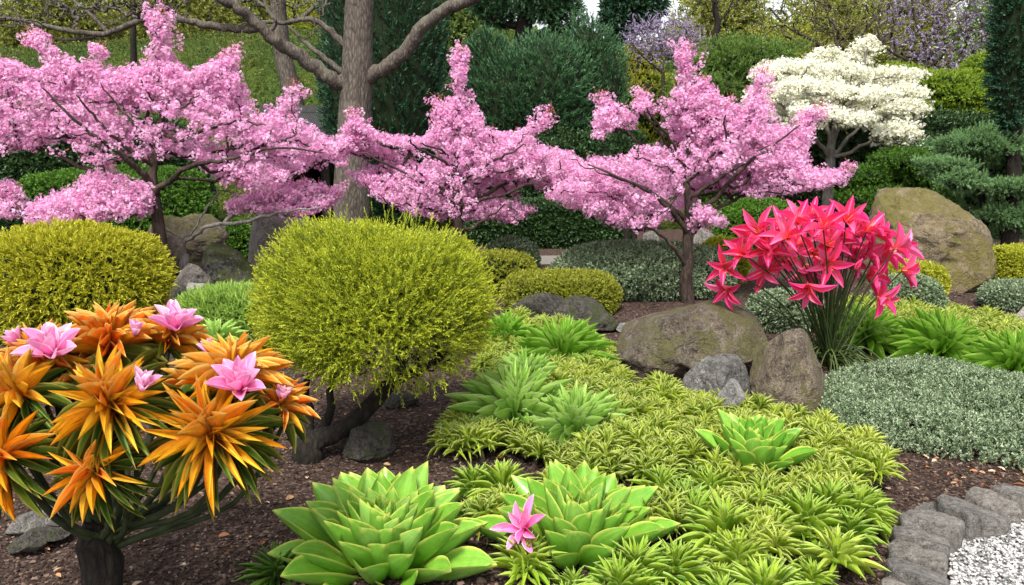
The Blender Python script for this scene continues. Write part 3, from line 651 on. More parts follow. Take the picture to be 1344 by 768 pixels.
mound('shrub', 'lime yellow mound left of the huge tan boulder', 1165, 1243, 343, 388, M_LIME, 3200, .05, 9, .03, .012, Y=7.8, seed=14)
mound('shrub', 'grey green mound below the lime mound, in front of the huge tan boulder', 1150, 1241, 362, 412, M_GREY, 4200, .05, 9, .028, .015, Y=7.1, seed=15)
mound('shrub', 'clipped lime yellow hedge at the right edge behind the boulder', 1296, 1420, 320, 368, M_LIME, 5200, .05, 9, .032, .012, cat='hedge', Y=9.2, dk=.5, seed=16, boxy=.6, lump=.03)
mound('shrub', 'low grey green patch at the right edge beside the mulch path', 1290, 1400, 371, 404, M_GREY, 4200, .04, 9, .026, .014, Y=7.6, seed=17)
mound('shrub', 'low grey green mound under the pink lilies at their left', 985, 1080, 385, 440, M_GREY, 3000, .05, 9, .028, .015, Y=6.7, seed=18)
mound('shrub', 'low bright green spiky mound left of the round bush', 236, 372, 380, 440, M_BRG, 5200, .09, 8, .06, .010, 45, T_N, Y=6.4, dk=.7, seed=19, up=.6, lump=.08)
mound('shrub', 'yellow green spiky mound partly behind the left of the round bush', 340, 420, 395, 455, M_YG, 1800, .07, 9, .04, .010, Y=5.9, seed=22)

# dark undergrowth to the left behind the tree
for (lab, a) in [('dark evergreen shrub at the left edge behind the bright hedge', (-60, 110, 165, 288, 14.6)), ('dark evergreen shrub left of the garden hut', (90, 270, 160, 285, 15.2)),
                 ('dark low shrub at the left edge below the pink blossoms', (-40, 60, 262, 300, 11.4))]:
    mound('evergreen_shrub', lab, a[0], a[1], a[2], a[3], M_DARKG, 4500, .14, 8, .085, .04, Y=a[4], dk=.5, seed=int(a[0]) + 80, boxy=.3, corek=.9)

# ---------------- the round fine-leaved bush in the middle
def round_bush():
    Y = 3.95; c = P(502, 409, Y); base = G(405, 605); sc = S(497, 400, Y)
    R = A([147 * sc, .63, 124 * sc])
    t = thing('round_bush', 'large round yellow green fine leaved bush on a leaning dark trunk, centre of the garden', 'bush', tuple(base))
    r = np.random.default_rng(5); g = Geo()
    n = 15500; u = rdirs(n * 2, r)
    nz = Noise(60, 3.2); nz2 = Noise(61, 8)
    keep = ~((u[:, 2] < -.55) & (r.uniform(0, 1, len(u)) < .45)); u = u[keep][:n]
    k = .97 + .11 * nz(u) + .06 * nz2(u); depth = 1 - .42 * r.uniform(0, 1, len(u)) ** 1.9
    ub = u * .84 + u / np.max(np.abs(u), axis=1, keepdims=True) * .14; q = ub * (k * depth)[:, None]
    sq = np.where(u[:, 2] > 0, 1.0, .86 + .06 * np.sin(u[:, 0] * 5))
    p = c + q * R; p[:, 2] = c[2] + q[:, 2] * R[2] * sq
    thr = -.68 - .36 * np.clip(q[:, 0], -1, 1); cut = (q[:, 2] < thr) & (r.uniform(0, 1, len(q)) < .93); u = u[~cut]; q = q[~cut]; p = p[~cut]
    d = nrm(u + r.normal(0, .33, u.shape) + A([0, 0, .25]))
    # openings where the inner twigs show
    hole = Noise(77, 4.5)(u * A([1, 1, .8])) - .15
    fr = (u[:, 1] < .25) & (hole - 1.0 * u[:, 2] + .3 * u[:, 0] > .3) & (r.uniform(0, 1, len(u)) < .8); p = p[~fr]; d = d[~fr]
    sprigs(g, p - d * .06, d, .095, 17, .019, .0055, 42, T_D, seed=9, jitter=.25)
    # long loose shoots breaking the outline
    m = 420; uu = rdirs(m, r); uu[:, 2] = np.abs(uu[:, 2]) * .8 + uu[:, 2] * .2; pp = c + uu * R * 1.0; dd = nrm(uu + A([0, 0, .4]) + r.normal(0, .25, uu.shape))
    sprigs(g, pp - dd * .04, dd, .10, 18, .022, .004, 36, T_N, seed=10)
    g.build('foliage', leafmat('bush_needle', [(.045, .08, .008), (.14, .20, .012), (.28, .34, .02), (.46, .50, .05)], tip=(.45, .49, .03), tipk=2.0, trans=.38), t, tuple(base))
    s = Skel(base - A([0, 0, .05])); b1 = base + A([0, 0, .09])
    k0 = s.path(0, [base, b1], rads=[.085, .07])
    main = [P(430, 572, 3.75), P(462, 556, 3.8), P(505, 510, 3.88), P(530, 470, 3.95), P(520, 420, 3.95)]
    k1 = s.path(k0, smooth_path([b1] + main, 14)[1:], .004, rads=list(np.linspace(.055, .026, 13)))
    s.path(k0, smooth_path([b1, P(406, 545, 3.85), P(402, 510, 3.95), P(420, 450, 4.0)], 8)[1:], .004, rads=list(np.linspace(.028, .016, 7)))
    s.path(k0 + 2, smooth_path([b1 + A([.05, 0, .03]), P(432, 545, 3.9), P(437, 500, 4.05), P(470, 440, 4.1)], 8)[1:], .004, rads=list(np.linspace(.026, .014, 7)))
    s.path(k0 + 6, smooth_path([P(500, 512, 3.88), P(560, 480, 3.9), P(600, 455, 3.8)], 6)[1:], .004, rads=list(np.linspace(.024, .012, 5)))
    tg = c + rdirs(420, r) * R * r.uniform(.5, .85, (420, 1)); tg = tg[(tg[:, 2] - c[2]) / R[2] > -.5 - .36 * (tg[:, 0] - c[0]) / R[0]]; s.grow(tg, 5, .05, .1, lo=3, zpen=1.2)
    g2 = Geo(); s.tubes(g2, .0022, .5, rmin=.0022, nseg=8); g2.build('trunk', M_BARK_DARK, t, tuple(base))
round_bush()

# grey green ground cover, right
def carpet(name, label, poly, mat, n, hgt, L, nl, ll, lw, seed=1, T=T_D, ang=60):
    r = np.random.default_rng(seed); W = G(A(poly)[:, 0].astype(float), A(poly)[:, 1].astype(float)); pl = W[:, :2]
    lo = pl.min(0); hi = pl.max(0); x = r.uniform(lo[0], hi[0], n * 3); y = r.uniform(lo[1], hi[1], n * 3); ok = in_poly(x, y, pl); x = x[ok][:n]; y = y[ok][:n]
    # height dome from distance to the border
    e0 = pl; e1 = np.roll(pl, -1, 0); Q = np.stack([x, y], -1)[:, None]; ab = (e1 - e0)[None]; tt = np.clip(((Q - e0) * ab).sum(-1) / (ab ** 2).sum(-1), 0, 1); ds = np.linalg.norm(Q - (e0 + ab * tt[..., None]), axis=-1).min(1)
    nz = Noise(seed, 6); nz2 = Noise(seed + 1, 17)
    p0 = np.stack([x, y, 0 * x], -1); h = hgt * np.clip(ds / (hgt * 1.6), 0, 1) ** .5 * (1 + .28 * nz(p0) + .14 * nz2(p0))
    z = tz(x, y) + h * (1 - .55 * r.uniform(0, 1, len(x)) ** 2.2)
    D = np.stack([r.normal(0, .5, len(x)), r.normal(0, .5, len(x)) - .25, np.ones(len(x))], -1)
    g = Geo(); sprigs(g, np.stack([x, y, z], -1) - nrm(D) * L * .5, D, L, nl, ll, lw, ang, T, seed=seed)
    o = g.build(name, mat); tag(o, kind='stuff'); return o
carpet('ground_cover', '', [(1040, 548), (1075, 505), (1120, 490), (1180, 486), (1260, 492), (1400, 520), (1480, 560), (1480, 640), (1344, 622), (1290, 612), (1230, 606), (1180, 596), (1120, 585), (1080, 570)], M_GREY, 15000, .17, .05, 10, .0165, .0095, seed=5)

# ================================================================ ROSETTE PLANTS
def rosette(geo, o, axis, n, L, W, T, el=(85, 0), lpow=.6, lmin=.25, r0=.02, mi=0, seed=1, jit=.08, elpow=1.0, wpow=.5, age0=0.0, phase=0.0, even=False):
    r = np.random.default_rng(seed); o = A(o, float); ax = nrm(A(axis, float)); ref = A([1., 0, 0]) if abs(ax[0]) < .8 else A([0, 1., 0])
    Yv = nrm(np.cross(ax, ref)); X = np.cross(Yv, ax)
    a = (np.arange(n) + .5) / n; az = (np.arange(n) * (GA if not even else 2 * math.pi / n)) + phase + r.normal(0, jit, n)
    e = np.radians(el[0] + (el[1] - el[0]) * a ** elpow) + r.normal(0, jit, n)
    rad = np.cos(az)[:, None] * X + np.sin(az)[:, None] * Yv
    d = np.cos(e)[:, None] * rad + np.sin(e)[:, None] * ax; nn = -np.sin(e)[:, None] * rad + np.cos(e)[:, None] * ax
    l = L * (lmin + (1 - lmin) * a ** lpow) * r.uniform(.9, 1.08, n); wv = W * (.45 + .55 * a ** wpow) * r.uniform(.92, 1.08, n)
    if even: l = L * r.uniform(.92, 1.05, n); wv = W * np.ones(n)
    nn = nn + r.normal(0, jit * .8, nn.shape)
    B = basis(d, nn) * np.stack([wv, l, l], -1)[:, None]
    pos = o + rad * (r0 * a)[:, None] - ax * (r0 * .6 * a)[:, None]
    geo.inst(T, B, pos, np.stack([np.full(n, r.uniform()), r.uniform(0, 1, n), age0 + (1 - age0) * a, np.ones(n)], -1), mi)

# ---- big echeverias
M_SUC = leafmat('succulent_green', [(.10, .28, .025), (.18, .38, .045), (.28, .48, .11)], trans=.15, rough=.3, edge=(.62, .64, .13), edgew=.89, base=(.18, .40, .01), spec=.45)
M_SUC2 = leafmat('succulent_young', [(.16, .38, .02), (.25, .47, .05)], trans=.15, rough=.38, edge=(.62, .66, .14), edgew=.88, base=(.2, .42, .02), spec=.45)
def echeveria(label, px, py, Y, rad_px, n=62, tilt=18, seed=1, el=(80, 4), W=.42, name='echeveria', elpow=1.1):
    c = P(px, py, Y); L = rad_px * S(px, py, Y); g = Geo(); ax = A([.05, -math.sin(math.radians(tilt)), math.cos(math.radians(tilt))])
    ni = int(n * .22)
    rosette(g, c, ax, n, L, L * W, T_SUC, el, .5, .34, L * .2, 0, seed, .06, elpow, .45)
    base = A([c[0], c[1], 0])
    g.tube([base - A([0, 0, .03]), c - ax * L * .1], [L * .16, L * .13], 8, 1)
    o = g.build(name, [M_SUC, M_TWIG], origin=tuple(base)); tag(o, label, 'succulent'); return o
echeveria('largest bright green rosette succulent, left of the one with the pink flower', 505, 738, 2.74, 144, n=84, seed=5, tilt=8, el=(86, 16), W=.35, elpow=1.35)
e2 = echeveria('bright green rosette succulent with a pink flower resting on its left side', 757, 724, 2.80, 128, n=74, seed=8, tilt=8, el=(86, 18), W=.34, elpow=1.5)
echeveria('bright green rosette succulent nested inside the spiky ground cover at right', 986, 612, 3.42, 84, n=46, seed=12, tilt=4, el=(85, 26), W=.36, elpow=1.4)

# pink blossom on the second succulent
M_PINKFL = leafmat('petal_pink', [(.80, .22, .50), (.88, .38, .64), (.92, .60, .78)], trans=.3, rough=.45, base=(.78, .02, .30), edge=(.93, .66, .78), edgew=.86)
def pink_blossom(o, axis, L, n=15, seed=1, el=(80, 15), W=.30):
    g = Geo(); rosette(g, o, axis, n, L, L * W, T_PET, el, .35, .55, L * .08, 0, seed, .12, .9, .3)
    rosette(g, o, axis, 9, L * .35, L * .03, T_N, (85, 60), .3, .6, L * .03, 0, seed + 1, .1)
    return g
fc = P(688, 694, 2.62); g = pink_blossom(fc, (-.45, -.65, .55), .115, 12, 3, (60, 0), .3)
g.tube(smooth_path([fc, P(700, 708, 2.66), P(706, 728, 2.72)], 6), [.008, .007, .006, .006, .007, .008], 6, 1)
o = g.build('pink_flower', [M_PINKFL, leafmat('stalk_red', [(.5, .12, .1), (.6, .2, .14)], trans=0)], origin=tuple(fc)); tag(o, 'single star shaped pink flower lying on the green rosette at bottom centre', 'flower')

# ---- agave-like rosettes of narrower leaves
M_AG = leafmat('agave_green', [(.09, .25, .015), (.19, .40, .03), (.32, .54, .08)], trans=.25, rough=.42, base=(.17, .38, .01), edge=(.3, .45, .09), edgew=.86, spec=.4)
M_AGP = leafmat('agave_pale', [(.20, .40, .05), (.34, .54, .09), (.48, .66, .2)], trans=.25, rough=.42, base=(.12, .3, .02), edge=(.42, .55, .2), edgew=.84, spec=.4)
def agave(label, px, py, Y, rad_px, n=90, seed=1, el=(82, -10), W=.2, mat=None, T=T_LANCE2, tilt=12, cat='succulent', name='agave', lift=0, group=None):
    c = P(px, py, Y); L = rad_px * 1.12 * S(px, py, Y); g = Geo(); ax = A([RNG.uniform(-.1, .1), -math.sin(math.radians(tilt)), math.cos(math.radians(tilt))])
    rosette(g, c, ax, n, L, L * W, T, el, .4, .45, L * .2, 0, seed, .1, 1.0, .4)
    base = A([c[0], c[1], 0]); g.tube([base - A([0, 0, .03]), c], [L * .15, L * .12], 8, 1)
    o = g.build(name, [mat or M_AG, M_TWIG], origin=tuple(base)); tag(o, label, cat, group); return o
agave('bright green agave rosette right of the pink lily stalks', 1137, 440, 5.95, 50, seed=2, n=110, W=.135, el=(76, -8), tilt=20)
agave('dense bright green agave rosette, middle one of the three at right', 1237, 458, 5.55, 58, n=120, seed=3, W=.13, el=(76, -10), tilt=22)
agave('bright green agave rosette cut off by the right edge of the photo', 1332, 480, 5.2, 56, n=110, seed=4, W=.13, el=(76, -8), tilt=20)
agave('bright green agave rosette right of the round bush, farthest of its row', 738, 466, 5.2, 58, n=110, seed=5, W=.14, el=(76, -8), tilt=20)
agave('pale green agave rosette touching the right side of the round bush', 690, 500, 4.75, 46, n=80, seed=6, mat=M_AGP, W=.165, el=(80, -2), tilt=16)
agave('large pale green agave rosette in front of the round bush, left of its pair', 676, 545, 4.1, 78, n=96, seed=7, mat=M_AGP, W=.165, el=(80, -2), tilt=16)
agave('pale green agave rosette on the right of the pair, above the spiky ground cover', 754, 566, 3.95, 68, n=88, seed=8, mat=M_AGP, W=.165, el=(80, -2), tilt=16)
agave('variegated pale green rosette above the right orange flowers', 284, 448, 5.0, 38, n=40, seed=9, mat=M_AGP, W=.26)
agave('small pale green agave rosette at the back end of the middle bed', 664, 440, 5.8, 38, n=60, seed=10, mat=M_AG, W=.2)
agave('dark green spiky tuft on the mulch left of the largest succulent', 364, 752, 2.62, 46, n=60, seed=20, el=(80, 0), W=.1, mat=leafmat('tuft_dark', [(.03, .08, .012), (.06, .14, .02), (.12, .22, .03)], trans=.2), T=T_LANCE, name='spiky_tuft', cat='plant')

# ---- spiky yellow green ground-cover plants: individuals, shared meshes
M_SPK2 = leafmat('spiky_leaf_lime', [(.10, .19, .010), (.25, .38, .016), (.40, .51, .028), (.55, .61, .09)], trans=.4, rough=.45, edge=(.52, .57, .17), edgew=.75, obj=True)
M_SPK = leafmat('spiky_leaf', [(.08, .19, .010), (.21, .37, .018), (.37, .51, .035), (.54, .63, .10)], trans=.35, rough=.42, edge=(.44, .54, .14), edgew=.8, obj=True)
protos = []
for k_ in range(11):
    g = Geo(); r = np.random.default_rng(300 + k_)
    if k_ > 6:
        for q in range(9):
            a_ = q * 2.4; rr_ = .022 * math.sqrt(q); rosette(g, (rr_ * math.cos(a_), rr_ * math.sin(a_), .05 + r.uniform(0, .06)), (3 * rr_ * math.cos(a_), 3 * rr_ * math.sin(a_), 1), 24, .085, .0105, T_LANCE, (88, 0), .35, .5, .012, 0, 600 + k_ * 11 + q, .22, 1.2, .4)
        g.tube([(0, 0, -.03), (0, 0, .1)], [.012, .01], 6, 1); protos.append(g.build('spiky_plant', [M_SPK2, M_TWIG])); continue
    rosette(g, (0, 0, .09), (0, 0, 1), 64, .145, .0185, T_LANCE, (88, -14), .35, .5, .03, 0, 300 + k_, .2, 1.35, .4)
    for q in range(2):
        a_ = r.uniform(0, 6.28); rosette(g, (.05 * math.cos(a_), .05 * math.sin(a_), .07), (.5 * math.cos(a_), .5 * math.sin(a_), 1), 22, .10, .017, T_LANCE, (80, -10), .4, .45, .02, 0, 400 + k_ * 3 + q, .16, .9, .4)
    g.tube([(0, 0, -.03), (0, 0, .1)], [.012, .01], 6, 1)
    o = g.build('spiky_plant', [M_SPK, M_TWIG]); protos.append(o)
used_proto = set()
def put(k_, x, y, s, rz, label, group, z=0., lean=(0, 0)):
    if k_ not in used_proto: o = protos[k_]; used_proto.add(k_)
    else: o = protos[k_].copy(); COL.objects.link(o)
    o.location = (x, y, float(tz(x, y)) + z); o.rotation_euler = (lean[0], lean[1], rz); o.scale = (s, s, s); tag(o, label, 'plant', group); return o
def poisson(poly_px, dmin, r, avoid=(), grow=0.0):
    W = G(A(poly_px)[:, 0].astype(float), A(poly_px)[:, 1].astype(float))[:, :2]; lo = W.min(0); hi = W.max(0); out = []
    for _ in range(6000):
        p = r.uniform(lo, hi)
        if not in_poly(p[:1], p[1:], W)[0]: continue
        dm = dmin * (1 + grow * (p[1] - lo[1]))
        if any((p[0] - q[0]) ** 2 + (p[1] - q[1]) ** 2 < dm * dm for q in out): continue
        if any((p[0] - q[0]) ** 2 + (p[1] - q[1]) ** 2 < q[2] ** 2 for q in avoid): continue
        out.append(p)
    return out
r = np.random.default_rng(44)
AV = [(*P(505, 722, 2.78)[:2], .32), (*P(757, 722, 2.82)[:2], .30), (*P(986, 606, 3.45)[:2], .24), (*P(674, 552, 4.1)[:2], .24), (*P(752, 572, 3.95)[:2], .2), (*P(738, 466, 5.2)[:2], .2), (*P(690, 500, 4.75)[:2], .14)]
# front plants one can point to
FRONT = [(948, 735, 1.2, 'spiky yellow green plant at the bottom, right of the flowered succulent'), (1055, 722, 1.15, 'spiky yellow green plant with a drooping lower leaf, nearest the gravel edging'),
         (868, 668, 1.0, 'spiky plant just right of the flowered succulent, above its leaf tips'), (930, 672, 1.0, 'spiky plant between the two nearest twins and the nested succulent'),
         (690, 770, .95, 'spiky plant at the bottom edge between the two large succulents'), (885, 775, .9, 'spiky plant at the bottom edge right of the flowered succulent'),
         (660, 668, 1.15, 'spiky clump on the mulch between the two large succulents'), (622, 660, .95, 'small spiky clump behind the right side of the largest succulent')]
G1 = 'spiky ground cover plants in the middle bed'
for k_, (a, b, s_, lab) in enumerate(FRONT):
    q = G(a, b); put(k_ % 7, q[0], q[1], s_, r.uniform(0, 6.28), lab, G1); AV.append((q[0], q[1], .13))
poly1 = [(600, 690), (600, 655), (700, 660), (775, 640), (700, 610), (600, 606), (592, 585), (608, 560), (650, 525), (720, 505), (800, 512), (870, 535), (1000, 560), (1075, 580), (1120, 612), (1150, 665), (1140, 715), (1105, 790), (860, 860), (760, 860), (650, 700)]
pts = poisson(poly1, .119, r, AV, .02)
for p in pts: back = p[1] > 3.15 + r.normal(0, .28); put(int(r.integers(7)) if not back else 7 + int(r.integers(4)), p[0], p[1], r.uniform(.62, 1.1) if not back else r.uniform(1.0, 1.3), r.uniform(0, 6.28), 'lime yellow finely tufted plant toward the back of the middle bed' if back else 'yellow green spiky plant crowded among its like in the middle bed', G1, z=r.uniform(-.03, .02), lean=(r.normal(0, .12), r.normal(0, .12)))
n1 = len(pts)
pts = poisson([(640, 505), (655, 455), (680, 425), (730, 440), (790, 470), (800, 500), (760, 505), (690, 515)], .17, r, AV[5:7])
for p in pts: put(7 + int(r.integers(4)), p[0], p[1], r.uniform(1.0, 1.3), r.uniform(0, 6.28), 'yellow green spiky plant among the agave rosettes right of the round bush', 'spiky plants around the agave rosettes', lean=(r.normal(0, .12), r.normal(0, .12)))
n2 = len(pts)
AV2 = [(*P(1137, 440, 5.95)[:2], .24), (*P(1237, 458, 5.55)[:2], .26), (*P(1332, 480, 5.2)[:2], .24)]
pts = poisson([(1085, 440), (1120, 415), (1180, 412), (1250, 425), (1344, 448), (1420, 470), (1420, 520), (1330, 490), (1240, 478), (1150, 450), (1100, 452)], .17, r, AV2)
for p in pts: put(7 + int(r.integers(4)), p[0], p[1], r.uniform(1.2, 1.5), r.uniform(0, 6.28), 'yellow green low plant behind the three agave rosettes at right', 'low yellow green plants behind the right agaves', lean=(r.normal(0, .12), r.normal(0, .12)))
print('spiky plants', n1, n2, len(pts))

# ================================================================ ORANGE FLOWERED PLANT (left foreground)
def orange_plant():
    base = A([*P(137, 800, 2.42)[:2], 0.]); t = thing('orange_flower_plant', 'big plant with orange star shaped leaf heads and pink flowers on dark stems, left foreground', 'plant', tuple(base))
    m_or = leafmat('bract_orange', [(.92, .24, .02), (.95, .42, .025), (.95, .60, .06)], trans=.35, rough=.38, base=(.75, .10, .02), edge=(.88, .60, .16), edgew=.78, mid=(.86, .46, .04))
    m_ye = leafmat('bract_golden', [(.90, .42, .015), (.94, .56, .025), (.88, .66, .07)], trans=.35, rough=.38, base=(.8, .32, .02), edge=(.84, .44, .08), edgew=.86)
    m_gr = leafmat('bract_green', [(.05, .12, .015), (.10, .18, .02), (.22, .27, .03)], trans=.25, rough=.42, edge=(.40, .34, .07), edgew=.80, mid=(.2, .26, .03))
    m_st = plain('stem_dark', (.035, .045, .02), .6, .4)
    heads = [  # px, py, radius px, depth, axis, kinds (n orange, n golden, n green)
        (145, 455, 70, 2.55, (.0, -.35, .9), 46, 10, 4), (60, 480, 66, 2.45, (-.25, -.4, .85), 30, 14, 6), (222, 448, 52, 2.60, (.3, -.3, .9), 34, 6, 4),
        (25, 515, 62, 2.30, (-.3, -.5, .8), 14, 26, 12), (100, 500, 44, 2.45, (0, -.55, .8), 22, 4, 0), (145, 532, 76, 2.20, (.05, -.75, .6), 6, 34, 18),
        (305, 498, 70, 2.40, (.2, -.4, .85), 44, 10, 8), (280, 572, 84, 2.20, (.1, -.8, .55), 4, 34, 30), (367, 532, 46, 2.42, (.55, -.4, .7), 26, 8, 4),
        (125, 618, 62, 2.15, (-.05, -.9, .4), 2, 16, 26), (2, 600, 66, 2.15, (-.2, -.8, .5), 3, 18, 26), (-30, 540, 60, 2.3, (-.4, -.5, .7), 14, 10, 10), (250, 505, 40, 2.5, (0, -.4, .8), 18, 3, 2)]
    trunk_top = base + A([.0, .02, .30])
    g = Geo(); g.tube([base - A([0, 0, .05]), base + A([0, 0, .08]), base + A([.01, 0, .17]), base + A([-.01, 0, .24]), trunk_top], [.08, .062, .066, .058, .05], 12); g.build('trunk', M_BARK_DARK, t, tuple(base))
    hds = []
    for i, (px, py, rp, Y, ax, no, ng, nr_) in enumerate(heads):
        c = P(px, py, Y); L = rp * S(px, py, Y) * 1.1; ax = nrm(A(ax, float) + (A([0, .1, .22]) if ng < 12 else 0))
        st = trunk_top + A([.03 * math.cos(i * 2.4), .03 * math.sin(i * 2.4), -.09 + .02 * (i % 4)])
        mid_ = st * .5 + (c - ax * .05) * .5 + A([(c[0] - st[0]) * .15, 0, -.05])
        g = Geo(); pth = smooth_path([st, mid_, c - ax * .03], 9); g.tube(pth, np.linspace(.0135, .010, 9), 8); st2 = st + A([.025, .01, .01]); g.tube(smooth_path([st2, mid_ + A([.035, .02, -.03]), c - ax * .05 + A([.03, .03, -.02])], 9), np.linspace(.011, .007, 9), 7); g.build('stem', m_st, t, tuple(base))
        g = Geo(); sd = 500 + i * 3
        if nr_: rosette(g, c - ax * .03, nrm(ax + A([0, .1, .2])), int(nr_ * 1.2 + 5), L * 1.1, L * .15, T_OR, (5, -34), .3, .8, .02, 2, sd, .13, .9, .3)
        if ng: rosette(g, c - ax * .015, ax, int(ng * 1.1), L * .98, L * .135, T_OR, (66, 2), .35, .6, .02, 1, sd + 1, .14, .9, .3)
        if no: rosette(g, c, nrm(ax + A([0, .15, .3])), int(no * 1.15) + 6, L * 1.0, L * .14, T_OR, (86, 12 if ng < 20 else 58), .35, .55, .018, 0, sd + 2, .14, .9, .3)
        hds.append((c, g.build('flower_head', [m_or, m_ye, m_gr], t, tuple(base))))
    for (px, py, Y, L, ax, sd) in [(66, 462, 2.34, .098, (.05, -.6, .75), 1), (226, 428, 2.5, .085, (.25, -.35, .85), 2), (180, 508, 2.16, .062, (.5, -.4, .8), 3), (313, 507, 2.24, .092, (.1, -.65, .7), 4),
                                   (366, 522, 2.36, .05, (.3, -.3, .9), 5), (172, 436, 2.45, .05, (.3, -.3, .9), 6), (272, 460, 2.42, .045, (-.2, -.2, .9), 7), (20, 452, 2.42, .06, (-.3, -.3, .9), 8)]:
        pc = P(px, py, Y); pc = pc - A([0, -.02, .015]); par = min(hds, key=lambda h: np.linalg.norm(h[0] - pc))[1]
        pink_blossom(pc, nrm(A(ax) + A([0, .12, .25])), L * 1.22, 15 if L > .07 else 11, 700 + sd, (82, 18) if L > .07 else (85, 48), .40).build('pink_flower', M_PINKFL, par, tuple(base))
orange_plant()

# ================================================================ PINK LILIES
def lilies():
    base = G(1088, 482); base = A([base[0], base[1] , 0]); Yb = base[1]
    t = thing('lily_clump', 'clump of hot pink lilies on a dense fan of thin dark stalks among the rocks', 'flowers', tuple(base))
    m = leafmat('lily_petal', [(.60, .006, .08), (.76, .025, .20), (.86, .18, .42)], trans=.32, rough=.38, mid=(.88, .22, .42), base=(.82, .08, .04), edge=(.86, .08, .34), edgew=.85)
    ms = leafmat('lily_stamen', [(.8, .35, .08), (.85, .55, .15)], trans=0); mst = leafmat('lily_stalk', [(.012, .022, .006), (.03, .05, .012), (.07, .10, .02)], trans=.1, rough=.5)
    pos = [(235, 150), (165, 235), (275, 225), (350, 165), (400, 100), (455, 80), (260, 315), (95, 300), (100, 400), (365, 255), (435, 315), (440, 395), (530, 200), (510, 120), (605, 95), (655, 150), (745, 150), (830, 215), (690, 230), (710, 335), (755, 430), (860, 320), (600, 215), (330, 120), (560, 150), (780, 235), (200, 190), (480, 165), (700, 130), (640, 260), (470, 240), (560, 235), (625, 285), (400, 200), (530, 285), (320, 270), (590, 180), (730, 270), (300, 190)]
    r = np.random.default_rng(8); c0 = P(1070, 330, Yb)
    for i, (a, b) in enumerate(pos):
        px = 920 + a / 3.135; py = 255 + b / 3.135; Y = Yb + r.uniform(-.42, .3) * (1 - abs(px - 1070) / 190) - .08; c = P(px, py, Y)
        low = np.clip((py - 320) / 60, 0, 1)
        ax = nrm(nrm(c - c0) * A([.9, .4, .6]) + A([0, -.75, .55 - low * .9]) + r.normal(0, .22, 3)); L = r.uniform(.15, .20)
        g = Geo(); rosette(g, c - ax * .05, ax, 3, L, L * .31, T_LILY, (50, 50), even=True, r0=.01, seed=900 + i, jit=.13, phase=i * 1.3); rosette(g, c - ax * .055, ax, 3, L * 1.02, L * .27, T_LILY, (38, 38), even=True, r0=.01, seed=950 + i, jit=.13, phase=i * 1.3 + 1.05)
        fl = g.build('flower', m, t, tuple(base)); g = Geo(); rosette(g, c - ax * .04, ax, 5, .08, .006, T_N, (80, 70), even=True, seed=970 + i); g.build('stamens', ms, fl, tuple(base))
        b0 = base + A([r.normal(0, .03), r.normal(0, .03), .0]); tip = c - ax * .05; mid_ = b0 * .45 + tip * .55 + A([0, 0, .05])
        mid_[0] = b0[0] * .55 + tip[0] * .45
        g = Geo(); g.tube(smooth_path([b0, mid_, tip], 10), np.linspace(.007, .0045, 10), 5, rv=r.uniform(.2, .8)); g.build('stalk', mst, t, tuple(base))
    for i in range(9):
        a = r.uniform(-1, 1); c = P(1070 + a * 110, 300 + r.uniform(-5, 60) + 30 * a * a, Yb + r.uniform(-.3, .1)); ax = nrm(A([a * .8, -.3, 1.]))
        g = Geo(); rosette(g, c, ax, 5, .085, .024, T_LANCE2, (84, 80), even=True, r0=.004, seed=1200 + i); g.build('bud', m, t, tuple(base))
        g = Geo(); g.tube(smooth_path([base, base * .4 + c * .6 + A([-.05 * a, 0, .04]), c], 9), np.linspace(.006, .004, 9), 5); g.build('stalk', mst, t, tuple(base))
    g = Geo()
    for i in range(45):   # thin rush-like leaves of the fan
        a = r.uniform(-1, 1); ang = a * 1.0; Ln = r.uniform(.55, .95); dy = r.normal(0, .22); b0 = base + A([r.normal(0, .035), r.normal(0, .03), 0])
        tip = b0 + A([math.sin(ang) * Ln, dy * Ln, math.cos(ang) * Ln * .92]); mid_ = (b0 + tip) / 2 + A([-.06 * a, 0, .05])
        g.tube(smooth_path([b0, mid_, tip], 7), np.linspace(.0035, .0014, 7), 4, rv=r.uniform(0, .8))
    for i in range(110):   # drooping blades
        ang = r.uniform(-.5, 3.6) - .2; Ln = r.uniform(.18, .36); h = r.uniform(.05, .15); b0 = base + A([r.normal(0, .03), r.normal(0, .03), .02]); dr = A([math.cos(-ang) * 1, -abs(math.sin(ang)), 0]) if i % 3 else A([math.cos(ang), math.sin(ang), 0])
        g.tube(smooth_path([b0, b0 + dr * Ln * .45 + A([0, 0, h]), b0 + dr * Ln * .8 + A([0, 0, h * .7]), b0 + dr * Ln + A([0, 0, .02])], 8), [.004, .005, .005, .005, .0045, .004, .003, .0015], 4, rv=r.uniform(.2, 1))
    g.build('foliage', mst, t, tuple(base))
lilies()

